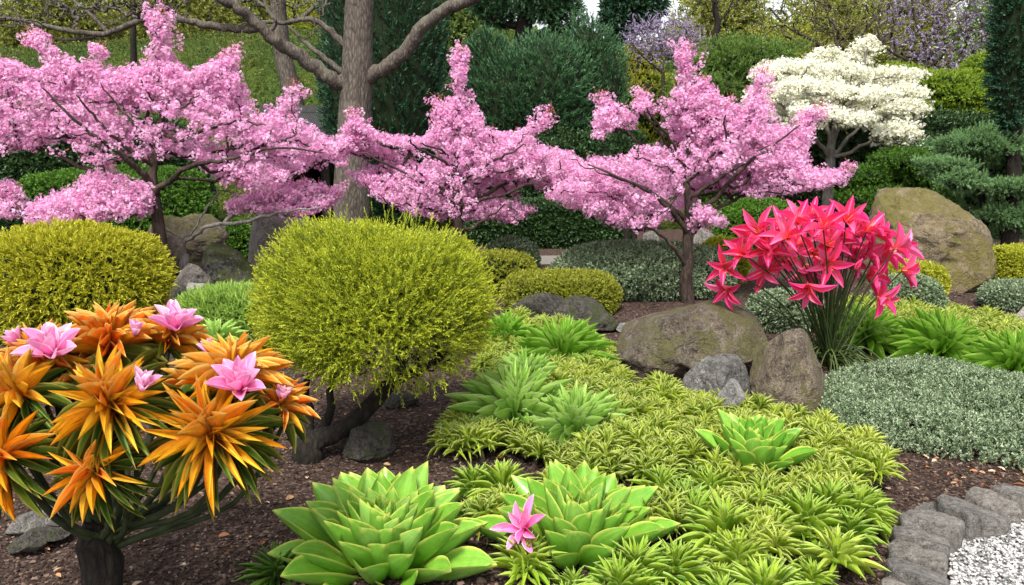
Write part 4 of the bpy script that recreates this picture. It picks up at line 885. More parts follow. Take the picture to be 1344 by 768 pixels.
# ================================================================ BLOSSOM TREES
def in_crown(poly, Y, thick, n, seed, gap=None, base_px=None):
    """points through a crown whose outline from the front is POLY, with real depth"""
    r = np.random.default_rng(seed); pl = A(poly, float); lo = pl.min(0); hi = pl.max(0); cx = (lo[0] + hi[0]) / 2; hw = (hi[0] - lo[0]) / 2
    px = r.uniform(lo[0], hi[0], n * 4); py = r.uniform(lo[1], hi[1], n * 4); ok = in_poly(px, py, pl); px = px[ok]; py = py[ok]
    dep = thick * np.sqrt(np.clip(1.05 - ((px - cx) / hw) ** 2, .05, 1)); hk = np.clip((py - lo[1]) / (hi[1] - lo[1]) * 1.5, .12, 1)
    yy = Y + (r.uniform(-1, 1, len(px)) + (.35 if base_px else 0)) * dep * hk
    if base_px: kf = (yy > Y - .12) | (r.uniform(0, 1, len(px)) < .22); px = px[kf]; py = py[kf]; yy = yy[kf]
    d = ray(px, py); p = A([0, 0, CAM_H]) + d * (yy / d[:, 1])[:, None]
    if gap is not None:
        nz = Noise(seed + 3, 1.0, 18); q = p * A([gap[0], gap[0], gap[1]]); k = nz(q); p = p[k > gap[2]]
    return p[:n]
def sample_line(px_pts, Y, n, w, seed):
    r = np.random.default_rng(seed); W = smooth_path([P(a, b, Y + (dy[0] if dy else 0)) for a, b, *dy in px_pts], n); return W + r.normal(0, 1, W.shape) * w
def blossoms(geo, C, center, nf=13, cr=.034, fs=.027, seed=1, T=T_F, mi=0, flat=1.0, outk=1.0):
    r = np.random.default_rng(seed); n = len(C); u = rdirs(n * nf, r); u[:, 2] *= flat
    o = np.repeat(C, nf, 0); cs = np.repeat(r.uniform(.65, 1.25, n), nf); pos = o + u * (cr * cs)[:, None]
    out = nrm(o - center); nn = nrm(u + out * .3 * outk + A([0, -.1, .25]) + r.normal(0, .25, u.shape)); B = basis(nrm(r.normal(size=u.shape)), nn)
    # template lies in XY with normal Z
    s = fs * r.uniform(.75, 1.2, n * nf); c = np.zeros((n * nf, 4)); c[:, 0] = np.repeat(r.uniform(0, 1, n), nf); c[:, 1] = r.uniform(0, 1, n * nf); c[:, 2] = .5; c[:, 3] = 1
    geo.inst(T, B * s[:, None, None], pos, c, mi)

def pink_tree(name, label, base_px, Y, trunk_px, limbs, poly, pads=(), spires=(), nclu=3400, thick=.95, seed=1, trunk_r=.075, mat=M_PINK, bark=M_BARK_PINK, gap=(2.9, 9.5, -.27), ntw=460, fork=None, cat='tree'):
    base = P(*base_px, Y); base = A([base[0], base[1], 0.]); t = thing(name, label, cat, tuple(base)); r = np.random.default_rng(seed)
    s = Skel(base - A([0, 0, .05])); tp = [base + A([0, 0, .02])] + [P(a, b, Y) for a, b in trunk_px]; pth = smooth_path(tp, 16); k = s.path(0, pth, .006, seed, rads=list(np.linspace(trunk_r, trunk_r * .55, 9)) + list(np.linspace(trunk_r * .5, trunk_r * .14, len(pth) - 9)))
    for lm in limbs:
        st, dy, pp = lm[0], lm[1], lm[2]; rr = lm[3] if len(lm) > 3 else .03
        q0 = P(*st, Y); kk = s.near(q0, 0, 0); m = len(pp); W = [P(a, b, Y + dy * (i + 1) / m) for i, (a, b) in enumerate(pp)]
        W = smooth_path([s.p[kk]] + W, 5 * m)[1:]; s.path(kk, W, .008, seed + 3, rads=list(np.linspace(rr, .007, len(W))))
    lo = 8
    C = in_crown(poly, Y, thick, nclu, seed, gap, True)
    for i, (pl, n_, th) in enumerate(pads): C = np.concatenate([C, in_crown(pl, Y + (-.1 if i % 2 else .15), th, n_, seed + 20 + i, (gap[0] * 1.3, gap[1] * 1.3, gap[2] - .35))])
    for i, (ln, n_, w_) in enumerate(spires):
        L0 = sample_line(ln, Y, n_, w_, seed + 40 + i); C = np.concatenate([C, L0])
    tg = C[r.choice(len(C), min(ntw, len(C)), replace=False)] - A([0, 0, .03]); s.grow(tg, 4, .06, .1, lo=lo, zpen=.8, seed=seed)
    g = Geo(); s.tubes(g, .0058, .40, rmin=.004, nseg=8); g.build('trunk', bark, t, tuple(base))
    cc = P(*trunk_px[-1], Y)
    # twiglets: string the clusters along short upturned shoots
    d = nrm(nrm(C - cc) * A([1, 1, .35]) + A([0, 0, .35]) + r.normal(0, .3, C.shape)); st = .055
    CC = np.concatenate([C, C + d * st, C - d * st * .9]); CC = CC[r.uniform(0, 1, len(CC)) < .93]
    g = Geo(); blossoms(g, CC, cc, 13, .031, .024, seed)
    nb = len(C) // 5; bp = C[r.choice(len(C), nb)] + d[:nb] * .07; sprigs(g, bp, nrm(r.normal(size=bp.shape) + A([0, 0, .8])), .05, 5, .02, .008, 40, T_D, mi=1, seed=seed)
    for i, (ln, n_, w_) in enumerate(spires):
        a, b = ln[-1][:2]; tip = P(a, b, Y) + r.normal(0, .03, (14, 3)); sprigs(g, tip, nrm(r.normal(0, .5, tip.shape) + A([0, 0, 1])), .07, 6, .024, .009, 35, T_D, mi=1, seed=seed + i)
    g.build('crown', [mat, M_BUD], t, tuple(base)); return t

T1_POLY = [(-90, 120), (-40, 90), (0, 82), (22, 85), (40, 100), (75, 82), (100, 84), (128, 92), (150, 95), (185, 88), (205, 70), (222, 72), (245, 98), (285, 82), (305, 92), (318, 125), (340, 142), (372, 150), (400, 165), (438, 192), (440, 212), (400, 222), (345, 246), (300, 240), (262, 214), (230, 200), (200, 205), (150, 215), (90, 208), (40, 196), (0, 196), (-60, 190), (-110, 160)]
pink_tree('blossom_tree', 'largest pink blossom tree at left with wide spreading crown and forked trunk', (224, 404), 7.7, [(215, 350), (208, 300), (203, 245), (202, 215), (212, 160), (213, 110)],
    [((203, 240), -.6, [(180, 222), (150, 195), (105, 165), (55, 115)], .036), ((203, 250), .5, [(160, 235), (110, 220), (60, 198), (10, 192), (-50, 185)], .028),
     ((203, 248), -.5, [(225, 235), (260, 215), (300, 210), (360, 195), (425, 200)], .03), ((208, 215), -.45, [(180, 205), (150, 180), (120, 150), (100, 125)], .024), ((209, 180), -.4, [(235, 185), (270, 170), (310, 160), (350, 165)], .022), ((211, 140), -.3, [(195, 125), (185, 105)], .014), ((212, 150), -.35, [(240, 140), (262, 125)], .014), ((204, 205), .6, [(240, 205), (280, 200), (330, 185), (385, 160)], .022), ((206, 200), -.3, [(190, 180), (165, 150), (130, 110)], .02),
     ((212, 150), .4, [(235, 135), (265, 120), (290, 95)], .018), ((208, 190), .8, [(170, 170), (130, 150), (80, 130), (20, 110)], .02)],
    T1_POLY, pads=[([(-30, 262), (-10, 240), (10, 238), (25, 250), (28, 268), (15, 284), (-30, 285)], 90, .25), ([(38, 290), (35, 272), (50, 244), (85, 242), (110, 236), (135, 225), (150, 232), (190, 245), (200, 262), (190, 280), (150, 284), (90, 288), (60, 296)], 560, .4)],
    spires=[([(213, 95), (212, 60), (211, 35), (210, 22)], 60, .05), ([(95, 105), (75, 80), (55, 60), (45, 50)], 44, .045), ([(118, 100), (128, 80), (132, 68)], 26, .035), ([(290, 100), (300, 82), (306, 72)], 22, .04), ([(355, 160), (375, 140), (386, 120)], 26, .04), ([(20, 95), (5, 88), (-10, 80)], 16, .04), ([(270, 110), (284, 92), (290, 80)], 16, .035), ([(140, 250), (140, 232), (141, 222)], 20, .03)],
    nclu=2900, thick=1.0, seed=11, trunk_r=.085)
T2_POLY = [(432, 200), (465, 160), (480, 165), (500, 178), (530, 180), (560, 182), (573, 165), (578, 145), (592, 130), (612, 130), (626, 152), (632, 170), (660, 178), (690, 170), (705, 190), (730, 200), (760, 205), (765, 235), (740, 250), (712, 262), (690, 285), (670, 290), (640, 284), (605, 288), (575, 284), (545, 280), (520, 268), (500, 262), (478, 242), (450, 226)]
pink_tree('blossom_tree', 'middle pink blossom tree with a tall central spire, behind the round bush', (604, 375), 8.8, [(603, 330), (601, 285), (600, 255), (598, 215), (600, 170), (604, 120)],
    [((601, 270), -.5, [(575, 250), (530, 225), (470, 200)], .03), ((600, 250), -.45, [(625, 225), (660, 205), (690, 190)], .022), ((600, 215), -.4, [(575, 195), (550, 188)], .016), ((601, 262), -.45, [(560, 235), (545, 215)], .018), ((601, 275), -.4, [(650, 258), (700, 240)], .022), ((601, 275), .4, [(635, 255), (680, 235), (740, 220)], .028), ((602, 310), -.3, [(618, 300), (640, 285), (665, 268)], .022), ((600, 240), .5, [(625, 215), (655, 195), (700, 175)], .02), ((600, 235), -.6, [(580, 210), (550, 195), (535, 185)], .02)],
    T2_POLY, spires=[([(603, 135), (603, 105), (604, 85), (605, 66)], 64, .045), ([(478, 180), (468, 165), (462, 153)], 24, .04), ([(690, 180), (705, 165), (718, 152)], 26, .035), ([(576, 160), (573, 145), (574, 135)], 16, .035), ([(450, 215), (440, 205), (432, 200)], 12, .04)],
    nclu=2450, thick=.95, seed=23, trunk_r=.07)
T3_POLY = [(722, 225), (735, 198), (765, 205), (785, 175), (788, 145), (800, 142), (825, 158), (838, 142), (850, 132), (868, 140), (878, 108), (900, 98), (918, 112), (935, 125), (955, 140), (965, 158), (985, 142), (1000, 125), (1010, 145), (1020, 160), (1050, 150), (1070, 155), (1058, 185), (1050, 200), (1075, 222), (1105, 228), (1102, 240), (1060, 248), (1030, 252), (1000, 258), (965, 250), (940, 246), (922, 250), (900, 268), (880, 292), (850, 304), (815, 296), (780, 282), (745, 268), (722, 255)]
pink_tree('blossom_tree', 'right pink blossom tree behind the wide low boulder, touching the white tree', (902, 405), 7.8, [(901, 360), (903, 310), (904, 265), (900, 240), (903, 190), (902, 130)],
    [((902, 352), -.3, [(885, 325), (862, 305), (840, 290)], .026), ((903, 235), -.45, [(925, 215), (950, 185), (952, 150)], .02), ((903, 220), -.45, [(880, 195), (858, 165), (845, 145)], .018), ((903, 285), -.4, [(870, 262), (830, 240), (790, 228)], .024), ((904, 262), -.4, [(935, 240), (975, 215), (1010, 190)], .022), ((903, 315), .4, [(925, 290), (950, 268), (1000, 252), (1080, 236)], .03), ((903, 300), -.5, [(880, 275), (840, 245), (770, 215)], .03), ((903, 290), -.3, [(940, 260), (970, 225), (1000, 200), (1050, 165)], .026),
     ((902, 240), .5, [(860, 205), (830, 180), (800, 148)], .02), ((902, 235), .3, [(935, 205), (965, 170), (998, 112)], .02), ((902, 225), -.5, [(885, 190), (865, 165), (848, 140)], .018)],
    T3_POLY, pads=[([(845, 330), (850, 312), (862, 318), (864, 332)], 14, .1), ([(905, 300), (915, 272), (945, 282), (955, 295), (925, 300)], 40, .2)],
    spires=[([(902, 115), (903, 92), (898, 78), (899, 66)], 46, .04), ([(830, 165), (810, 148), (790, 132)], 30, .035), ([(975, 160), (990, 130), (1003, 98)], 40, .04), ([(1050, 170), (1062, 155), (1074, 145)], 26, .035), ([(1070, 238), (1090, 230), (1110, 224)], 26, .035), ([(850, 145), (845, 132), (842, 124)], 16, .03), ([(930, 130), (926, 118), (925, 110)], 12, .03), ([(955, 145), (956, 134)], 10, .03)],
    nclu=3000, thick=1.0, seed=37, trunk_r=.072)
# the small forked tree whose right arm carries a blossom spray
pink_tree('blossom_tree', 'small low forked tree with silvery limbs and one pink spray at right, among the rocks', (245, 372), 8.1, [(243, 350), (242, 332), (240, 316)],
    [((240, 316), -.1, [(222, 302), (205, 290), (180, 275), (160, 262)], .035), ((240, 316), .1, [(255, 300), (270, 275), (285, 256), (300, 250), (318, 262)], .032), ((241, 320), -.3, [(258, 306), (280, 296), (330, 290), (370, 278), (425, 273)], .034)],
    [(303, 265), (318, 258), (345, 250), (362, 240), (385, 244), (400, 240), (425, 248), (445, 255), (435, 268), (415, 278), (390, 284), (350, 274), (325, 276), (305, 278)],
    spires=[([(375, 260), (370, 245), (366, 236)], 12, .03), ([(400, 255), (396, 244)], 10, .03), ([(420, 260), (436, 254), (446, 252)], 14, .03)],
    nclu=420, thick=.35, seed=53, trunk_r=.075, bark=M_BARK_SILV, ntw=70, gap=(3, 8, -.9))

def white_tree():
    Y = 13.6; base = A([*P(1087, 300, Y)[:2], 0.]); t = thing('white_blossom_tree', 'white flowering dogwood like tree with layered cream crown at right', 'tree', tuple(base)); r = np.random.default_rng(3)
    poly = [(985, 140), (1000, 128), (985, 112), (1003, 95), (1003, 80), (1040, 70), (1062, 72), (1085, 85), (1110, 62), (1143, 46), (1152, 56), (1135, 78), (1165, 86), (1200, 94), (1213, 100), (1205, 113), (1195, 118), (1219, 132), (1214, 142), (1178, 147), (1206, 162), (1203, 180), (1182, 186), (1150, 172), (1110, 170), (1085, 166), (1060, 172), (1030, 160), (1000, 158)]
    s = Skel(base); pth = smooth_path([base, P(1087, 250, Y), P(1090, 215, Y), P(1092, 190, Y), P(1095, 165, Y)], 12); s.path(0, pth, .01, 1, rads=list(np.linspace(.10, .06, 12)))
    for st, dy, pp in [((1091, 205), -.4, [(1070, 180), (1040, 150), (1005, 125)]), ((1091, 210), .3, [(1110, 185), (1140, 155), (1190, 135)]), ((1092, 195), .2, [(1085, 160), (1080, 120), (1060, 85)]), ((1093, 185), -.2, [(1110, 150), (1125, 110), (1140, 60)]), ((1090, 215), -.5, [(1125, 195), (1160, 175), (1195, 172)])]:
        kk = s.near(P(*st, Y), 0, 0); W = smooth_path([s.p[kk]] + [P(a, b, Y + dy * (i + 1) / 3) for i, (a, b) in enumerate(pp)], 12)[1:]; s.path(kk, W, .015, 4, rads=list(np.linspace(.038, .012, 12))[:len(W)])
    pads = [(1002, 96, 18, 9, -.3), (996, 132, 20, 9, -.5), (1000, 152, 22, 8, -.3), (1040, 88, 38, 12, 0), (1100, 98, 45, 13, -.3), (1136, 64, 18, 15, .2), (1118, 80, 24, 12, .3), (1165, 98, 45, 12, .3), (1012, 118, 28, 11, -.2), (1060, 118, 50, 13, -.7), (1125, 126, 50, 13, -.8), (1185, 122, 34, 11, 0), (1018, 146, 32, 11, .1), (1070, 150, 38, 11, -1.0), (1120, 156, 34, 10, -.9), (1182, 142, 34, 10, -.4), (1175, 172, 32, 14, -.6), (1045, 166, 20, 8, -.6), (1085, 75, 22, 9, .5), (1080, 105, 60, 14, 1.0), (1140, 140, 60, 16, 1.0), (1040, 130, 50, 16, .9), (1150, 110, 45, 12, .8)]
    C = []
    for k_, (a, b, rx, ry, dy) in enumerate(pads):
        c = P(a, b, Y + dy); sc = S(a, b, Y + dy); u = rdirs(int(rx * 15), r); u = u[Noise(k_ + 40, 4.5)(u) > -.25]; u[:, 2] = np.where(r.uniform(0, 1, len(u)) < .8, np.abs(u[:, 2]), u[:, 2]); k = r.uniform(.3, 1, (len(u), 1)) ** .5 * (1 + .16 * Noise(k_, 3)(u))[:, None]
        C.append(c + u * k * A([rx * sc, rx * sc * .9, ry * sc * 1.35]) - A([0, 0, ry * sc * .35]))
    C = np.concatenate(C)
    s.grow(C[::14] - A([0, 0, .05]), 4, .06, .1, lo=8, zpen=.8, seed=3)
    g = Geo(); s.tubes(g, .009, .42, rmin=.006, nseg=8); g.build('trunk', M_BARK_SILV, t, tuple(base))
    g = Geo(); C = C + r.normal(0, .035, C.shape); blossoms(g, C, P(1092, 190, Y), 9, .055, .036, 5, flat=.5)
    sprigs(g, C[::5] - A([0, 0, .05]), nrm(r.normal(size=(len(C[::5]), 3)) + A([0, 0, .3])), .1, 5, .04, .016, 50, T_D, mi=1, seed=6)
    g.build('crown', [M_WHITE, M_YG], t, tuple(base))
white_tree()

# ================================================================ BACKGROUND TREES
def blobtree(name, label, Y, blobs, mat, dens=1.0, L=.14, nl=8, ll=.07, lw=.03, ang=50, T=T_D, trunk=None, tr=.12, up=.2, cat='tree', group=None, corek=.84, lump=.14, lf=3, shell=.25, seed=1, dirmix=.35, bark=None, rd=.75, nocore=False, limbs=60):
    r = np.random.default_rng(seed); cx = np.mean([b[0] for b in blobs]); tb = trunk[0] if trunk else (cx, 0)
    X0 = float(P(tb[0], 200, Y)[0]); gz = float(tz(X0, Y)); base = A([X0, Y, gz]); t = thing(name, label, cat, tuple(base), group); g = Geo()
    tg = []
    for i, b in enumerate(blobs):
        px, py, rx, ry = b[:4]; dy = b[4] if len(b) > 4 else 0; sc = S(px, py, Y + dy); c = P(px, py, Y + dy); R = A([rx * sc, rx * sc * rd, ry * sc])
        area = (R[0] * R[2] + R[0] * R[1] + R[1] * R[2]) * 4; n = int(dens * area * 420 * (.1 / L) ** 1.0)
        zb = float(tz(c[0], c[1]))
        p, d = blob(c, R, n, seed + i * 7, lump, lf, shell, zmin=zb); d = nrm(d + A([0, 0, up]) + r.normal(0, dirmix, d.shape))
        sprigs(g, p - d * L * .5, d, L, nl, ll, lw, ang, T, seed=seed + i)
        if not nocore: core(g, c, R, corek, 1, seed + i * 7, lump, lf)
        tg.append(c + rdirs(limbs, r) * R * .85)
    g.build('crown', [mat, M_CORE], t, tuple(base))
    g = Geo()
    if trunk:
        s = Skel(base - A([0, 0, .2])); k = s.path(0, smooth_path([base] + [P(a, b, Y) for a, b in trunk], 10), .02, seed, rads=list(np.linspace(tr, tr * .6, 10))); s.grow(np.concatenate(tg)[::2], 4, .05, .05, lo=4, zpen=.6, seed=seed); s.tubes(g, tr * .09, .42, rmin=.008, nseg=7)
    else: g.tube([base - A([0, 0, .2]), base + A([0, 0, .5]), P(blobs[0][0], blobs[0][1], Y)], [tr, tr * .9, tr * .5], 8)
    g.build('trunk', bark or M_BARK_DARK, t, tuple(base)); return t

M_CONI = leafmat('conifer_dark', [(.012, .045, .022), (.028, .085, .04), (.05, .13, .06)], trans=.15)
M_PINE = leafmat('pine_dark', [(.014, .05, .022), (.035, .10, .042), (.07, .17, .07)], tip=(.09, .2, .08), trans=.15)
M_BLUE = leafmat('pine_blue_green', [(.045, .11, .04), (.11, .22, .08), (.19, .33, .13)], tip=(.2, .35, .13), trans=.2)
M_MIDG = leafmat('layered_green', [(.045, .10, .015), (.10, .19, .03), (.17, .28, .055)], tip=(.18, .29, .06), trans=.3)
M_MAPLE = leafmat('maple_lime', [(.07, .14, .01), (.15, .25, .015), (.25, .36, .03)], tip=(.26, .36, .03), trans=.4)
M_OLIVE = leafmat('olive_spring', [(.13, .15, .03), (.25, .27, .05), (.38, .39, .09)], trans=.4)
M_YB = leafmat('bush_spring', [(.10, .15, .012), (.2, .26, .02), (.3, .35, .04)], tip=(.32, .36, .04), trans=.35, patch=((.3, .27, .03), .8))
M_LILAC = leafmat('blossom_lilac', [(.17, .13, .2), (.26, .2, .31), (.4, .34, .46)], trans=.3)

blobtree('conifer', 'tall dark green columnar conifer right behind the big grey trunk', 14.5, [(503, 90, 84, 215)], M_CONI, 1.1, .22, 12, .075, .022, 30, T_D, up=1.4, lump=.07, lf=7, seed=2, corek=.9, dirmix=.25, cat='conifer')
blobtree('evergreen', 'broad feathery dark evergreen behind the middle pink tree', 16.5, [(700, 150, 100, 90), (640, 125, 42, 85), (775, 125, 46, 92), (715, 120, 60, 70, -.5), (620, 195, 40, 60)], M_PINE, 1.1, .24, 12, .085, .016, 32, T_D, up=.9, lump=.1, lf=5, seed=3, corek=.86, cat='conifer')
blobtree('evergreen', 'dark evergreen mass behind the gap between middle and right pink trees', 15.5, [(640, 240, 50, 60), (720, 235, 75, 60), (800, 230, 60, 55)], M_DARKG, 1.0, .18, 9, .09, .04, seed=4, cat='conifer')
blobtree('pine_tree', 'dark pine with a spreading crown against the white sky, top centre', 20, [(690, -20, 74, 36), (640, 0, 30, 24), (740, 22, 26, 24), (655, 22, 22, 14), (715, 5, 40, 26)], M_PINE, 1.0, .2, 12, .09, .018, 40, T_D, trunk=[(688, 140), (688, 60), (689, 20), (690, -20)], tr=.28, seed=5, nocore=True, shell=.5, cat='pine')
blobtree('conifer', 'dark green tree with a smooth rounded side at the top, left of the lilac bush', 22, [(838, -22, 44, 62), (815, 20, 28, 34)], M_CONI, 1.0, .18, 10, .08, .035, trunk=[(812, 110), (812, 60)], tr=.2, seed=6, lump=.06, cat='conifer')
blobtree('conifer', 'dark green columnar conifer at the top right corner', 11, [(1338, 30, 34, 150)], M_CONI, 1.5, .13, 12, .05, .02, 34, T_D, up=.6, lump=.05, lf=10, seed=7, corek=.9, cat='conifer')
blobtree('evergreen', 'pale green leafy tree behind the dark conifers at top centre', 24, [(595, 70, 60, 80), (600, 20, 50, 50), (680, 90, 80, 50)], leafmat('pale_leafy', [(.07, .12, .02), (.14, .21, .04), (.26, .33, .12)], trans=.35), .7, .2, 8, .1, .045, seed=8, corek=.8)
blobtree('spring_bush', 'yellow green spring bush right of the broad dark evergreen', 19.5, [(850, 155, 62, 62), (835, 100, 34, 34), (900, 170, 50, 60)], M_YB, .9, .16, 8, .075, .032, seed=9, cat='shrub')
blobtree('layered_pine', 'mid green layered pine behind the right pink tree', 17, [(935, 88, 42, 15), (985, 72, 58, 18), (925, 112, 46, 12, -.3), (980, 100, 50, 14), (920, 138, 48, 15, -.4), (975, 132, 46, 14), (950, 160, 55, 18), (1010, 150, 50, 22)], M_MIDG, 1.3, .16, 14, .07, .012, 45, T_D, trunk=[(970, 200), (972, 140), (975, 90)], tr=.12, up=.5, seed=10, cat='pine', lump=.34, lf=6, shell=.7, corek=.5)
blobtree('layered_pine', 'blue green cloud pruned pine at the right edge behind the huge boulder', 11.2, [(1287, 190, 58, 20), (1238, 219, 34, 11, -.3), (1262, 237, 32, 13, -.5), (1330, 224, 34, 11, .2), (1322, 246, 34, 12, -.3), (1327, 264, 36, 12), (1322, 282, 36, 13, -.2), (1318, 303, 26, 10), (1355, 205, 35, 18), (1285, 262, 22, 12, .3), (1355, 240, 30, 30)], M_BLUE, 2.3, .085, 14, .042, .007, 48, T_D, trunk=[(1295, 300), (1290, 255), (1288, 210)], tr=.07, up=.6, seed=11, cat='pine', lump=.3, lf=5, shell=.5, corek=.7)
blobtree('layered_pine', 'dark green flat layered pine between the white tree and the blue green pine', 12.8, [(1185, 211, 44, 13), (1135, 232, 34, 13), (1205, 232, 40, 10), (1150, 262, 50, 20), (1215, 262, 44, 24)], M_HEDGE, 1.6, .1, 12, .05, .012, 50, T_D, trunk=[(1185, 290), (1188, 250), (1190, 215)], tr=.08, up=.6, seed=12, cat='pine')
blobtree('evergreen', 'very dark evergreen mass behind the trunk of the white tree', 15.6, [(1120, 225, 70, 75), (1200, 215, 70, 70), (1055, 240, 50, 60), (1270, 230, 60, 80), (1010, 240, 50, 50)], M_DARKG, .9, .17, 9, .09, .04, seed=13, cat='conifer')
blobtree('maple_tree', 'lime green layered maple between the white tree and the right conifer', 17, [(1240, 112, 55, 16), (1275, 128, 50, 18, -.3), (1225, 142, 45, 12), (1265, 156, 55, 16, -.3), (1225, 172, 50, 14), (1285, 178, 45, 16), (1300, 95, 35, 24), (1180, 100, 30, 14)], M_MAPLE, 1.3, .13, 11, .065, .02, 55, T_D, trunk=[(1245, 220), (1240, 160), (1245, 110)], tr=.1, up=.3, seed=14, shell=.4)
for k_, (lab, a, mt) in enumerate([('olive green spring tree far back at the top, left of the bare crown', (945, 35, 70, 55, 27), M_OLIVE), ('yellow green tree far back behind the lilac bush', (880, 105, 60, 50, 26), M_YB), ('yellow green leafy tree far back above the layered pine', (1020, 110, 70, 60, 24), M_YB),
        ('olive tree far back behind the bare crown at the top', (1090, 50, 80, 60, 29), M_OLIVE), ('greenish spring tree behind the purple tree at the top right', (1190, 55, 80, 70, 31), M_OLIVE), ('green tree behind the top right conifer', (1300, 80, 60, 90, 25), M_MIDG),
        ('hazy olive tree top left beyond the slope', (60, 20, 90, 55, 33), M_OLIVE), ('olive brown tree far back, right of the slender left trunk', (220, 10, 90, 60, 34), M_OLIVE), ('pale green tree beyond the slope behind the leaning grey trunk', (330, 20, 80, 50, 36), M_OLIVE), ('olive green tree beyond the slope left of the conifer', (420, 40, 60, 60, 32), M_YB)]):
    px, py, rx, ry, Y = a
    blobtree('spring_tree', lab, Y, [(px, py, rx, ry), (px - rx * .5, py + ry * .35, rx * .6, ry * .6, -.5), (px + rx * .5, py + ry * .3, rx * .6, ry * .6, .4), (px + rx * .1, py - ry * .6, rx * .7, ry * .7), (px - rx * .1, py + ry * .8, rx * .9, ry * .5)], mt, .30, .28, 8, .12, .055, trunk=[(px, py + ry), (px, py)], tr=.2, seed=30 + k_, shell=.8, nocore=True, bark=M_BARK_GREY, group='spring trees far back', limbs=90)

# bare or budding trees drawn by their branches
def bare_tree(name, label, Y, trunk, tr, limbs, polys, ntw, bark, seed=1, thick=.8, leaf=None, cat='tree', r0=.007, ntip=0, lo=3):
    X0 = float(P(trunk[0][0], 200, Y)[0]); gz = float(tz(X0, Y)); base = A([X0, Y, gz]); t = thing(name, label, cat, tuple(base))
    s = Skel(base - A([0, 0, .2])); pth = smooth_path([base] + [P(a, b, Y) for a, b in trunk], 18); s.path(0, pth, tr * .03, seed, rads=list(np.linspace(tr, tr * .62, 18)))
    for st, dy, pp, r1, r2 in limbs:
        kk = s.near(P(*st, Y), 0, 0) if not (len(st) == 3) else s.near(P(st[0], st[1], Y + st[2]), 0, 0); d0 = s.p[kk][1] - Y
        W = smooth_path([s.p[kk]] + [P(a, b, Y + d0 + dy * (i + 1) / len(pp)) for i, (a, b) in enumerate(pp)], 5 * len(pp))[1:]; s.path(kk, W, r1 * .12, seed, rads=list(np.linspace(r1, r2, len(W))))
    pts = [in_crown(pl, Y + dy, thick, n_, seed + i) for i, (pl, dy, n_) in enumerate(polys)]
    if pts: pts = np.concatenate(pts); s.grow(pts, 5, .07, -.05, lo=lo, zpen=.3, seed=seed)
    g = Geo(); s.tubes(g, r0, .40, rmin=r0 * .7, nseg=10); g.build('trunk', bark, t, tuple(base))
    if leaf:
        g = Geo(); r = np.random.default_rng(seed); mat, k, ll, lw = leaf; pp = np.repeat(pts, k, 0) + r.normal(0, .12, (len(pts) * k, 3)); sprigs(g, pp, nrm(r.normal(size=pp.shape) + A([0, 0, .7])), .12, 6, ll, lw, 45, T_D, seed=seed)
        g.build('crown', mat, t, tuple(base))
    return t
bare_tree('grey_tree', 'big bare tree with thick textured grey brown trunk and wide limbs, left of centre', 11.6, [(459, 330), (461, 260), (465, 180), (468, 100), (471, 40), (474, -60)], .30,
    [((466, 118), -.7, [(440, 108), (410, 84), (375, 62), (352, 46), (328, 22), (302, 4), (270, -14)], .115, .055), ((467, 105), -.4, [(500, 92), (530, 68), (552, 38), (580, 14), (606, 4), (640, -10)], .11, .07),
     ((345, 42, -.45), .2, [(310, 38), (270, 32), (240, 26), (205, 20), (170, 32), (140, 44), (100, 42), (60, 34), (20, 26), (-30, 22)], .055, .025), ((470, 62), .3, [(448, 56), (432, 38), (405, 25), (370, 30), (330, 28)], .06, .02), ((140, 44, -.2), .2, [(110, 50), (80, 52), (50, 44)], .025, .012),
     ((466, 110), .5, [(430, 80), (400, 55), (380, 36)], .05, .02), ((350, 44, -.5), .1, [(362, 30), (350, 10), (345, -20)], .03, .02), ((150, 42, -.2), .1, [(120, 20), (90, -5)], .03, .015)],
    [([(-60, -40), (260, -40), (250, 25), (160, 34), (60, 34), (-60, 40)], 0, 520), ([(300, -30), (440, -30), (440, 40), (380, 36), (320, 20)], 0, 110), ([(240, 20), (330, 28), (330, 50), (240, 42)], -.3, 20)], 0, M_BARK_GREY, seed=4, thick=1.0, r0=.0045, lo=18)
bare_tree('leaning_tree', 'leaning grey trunk on the slope behind the left pink tree', 15.8, [(398, 220), (388, 145), (378, 100), (370, 60), (366, 10), (364, -60)], .22, [((368, 40), .4, [(400, 20), (430, -10)], .06, .03)], [([(300, -40), (450, -40), (440, 10), (310, 10)], 0, 60)], 0, M_BARK_GREY, seed=5, lo=10)
bare_tree('slender_tree', 'slender dark trunk on the slope at left, behind the spire of the left pink tree', 20, [(178, 160), (176, 100), (175, 50), (174, -20)], .10, [((175, 30), .4, [(200, 10), (230, -20)], .04, .02)], [([(100, -40), (260, -40), (240, 10), (120, 10)], 0, 90)], 0, M_BARK_DARK, seed=6, lo=10, leaf=(M_OLIVE, 3, .07, .03))
bare_tree('bare_tree', 'bare spreading tree with a fan of brown twigs, above the white tree', 21, [(1098, 130), (1100, 90), (1103, 70)], .13, [((1102, 80), -.3, [(1070, 55), (1035, 35), (1010, 10)], .06, .02), ((1103, 72), .2, [(1125, 50), (1150, 20), (1170, -20)], .06, .02), ((1102, 75), .2, [(1095, 45), (1085, 10), (1080, -20)], .05, .02)],
    [([(985, 20), (1000, -30), (1200, -30), (1210, 10), (1170, 60), (1110, 70), (1040, 65), (1000, 50)], 0, 620)], 0, M_TWIG, seed=7, thick=1.2, r0=.008, lo=12, leaf=(M_OLIVE, 1, .06, .025))
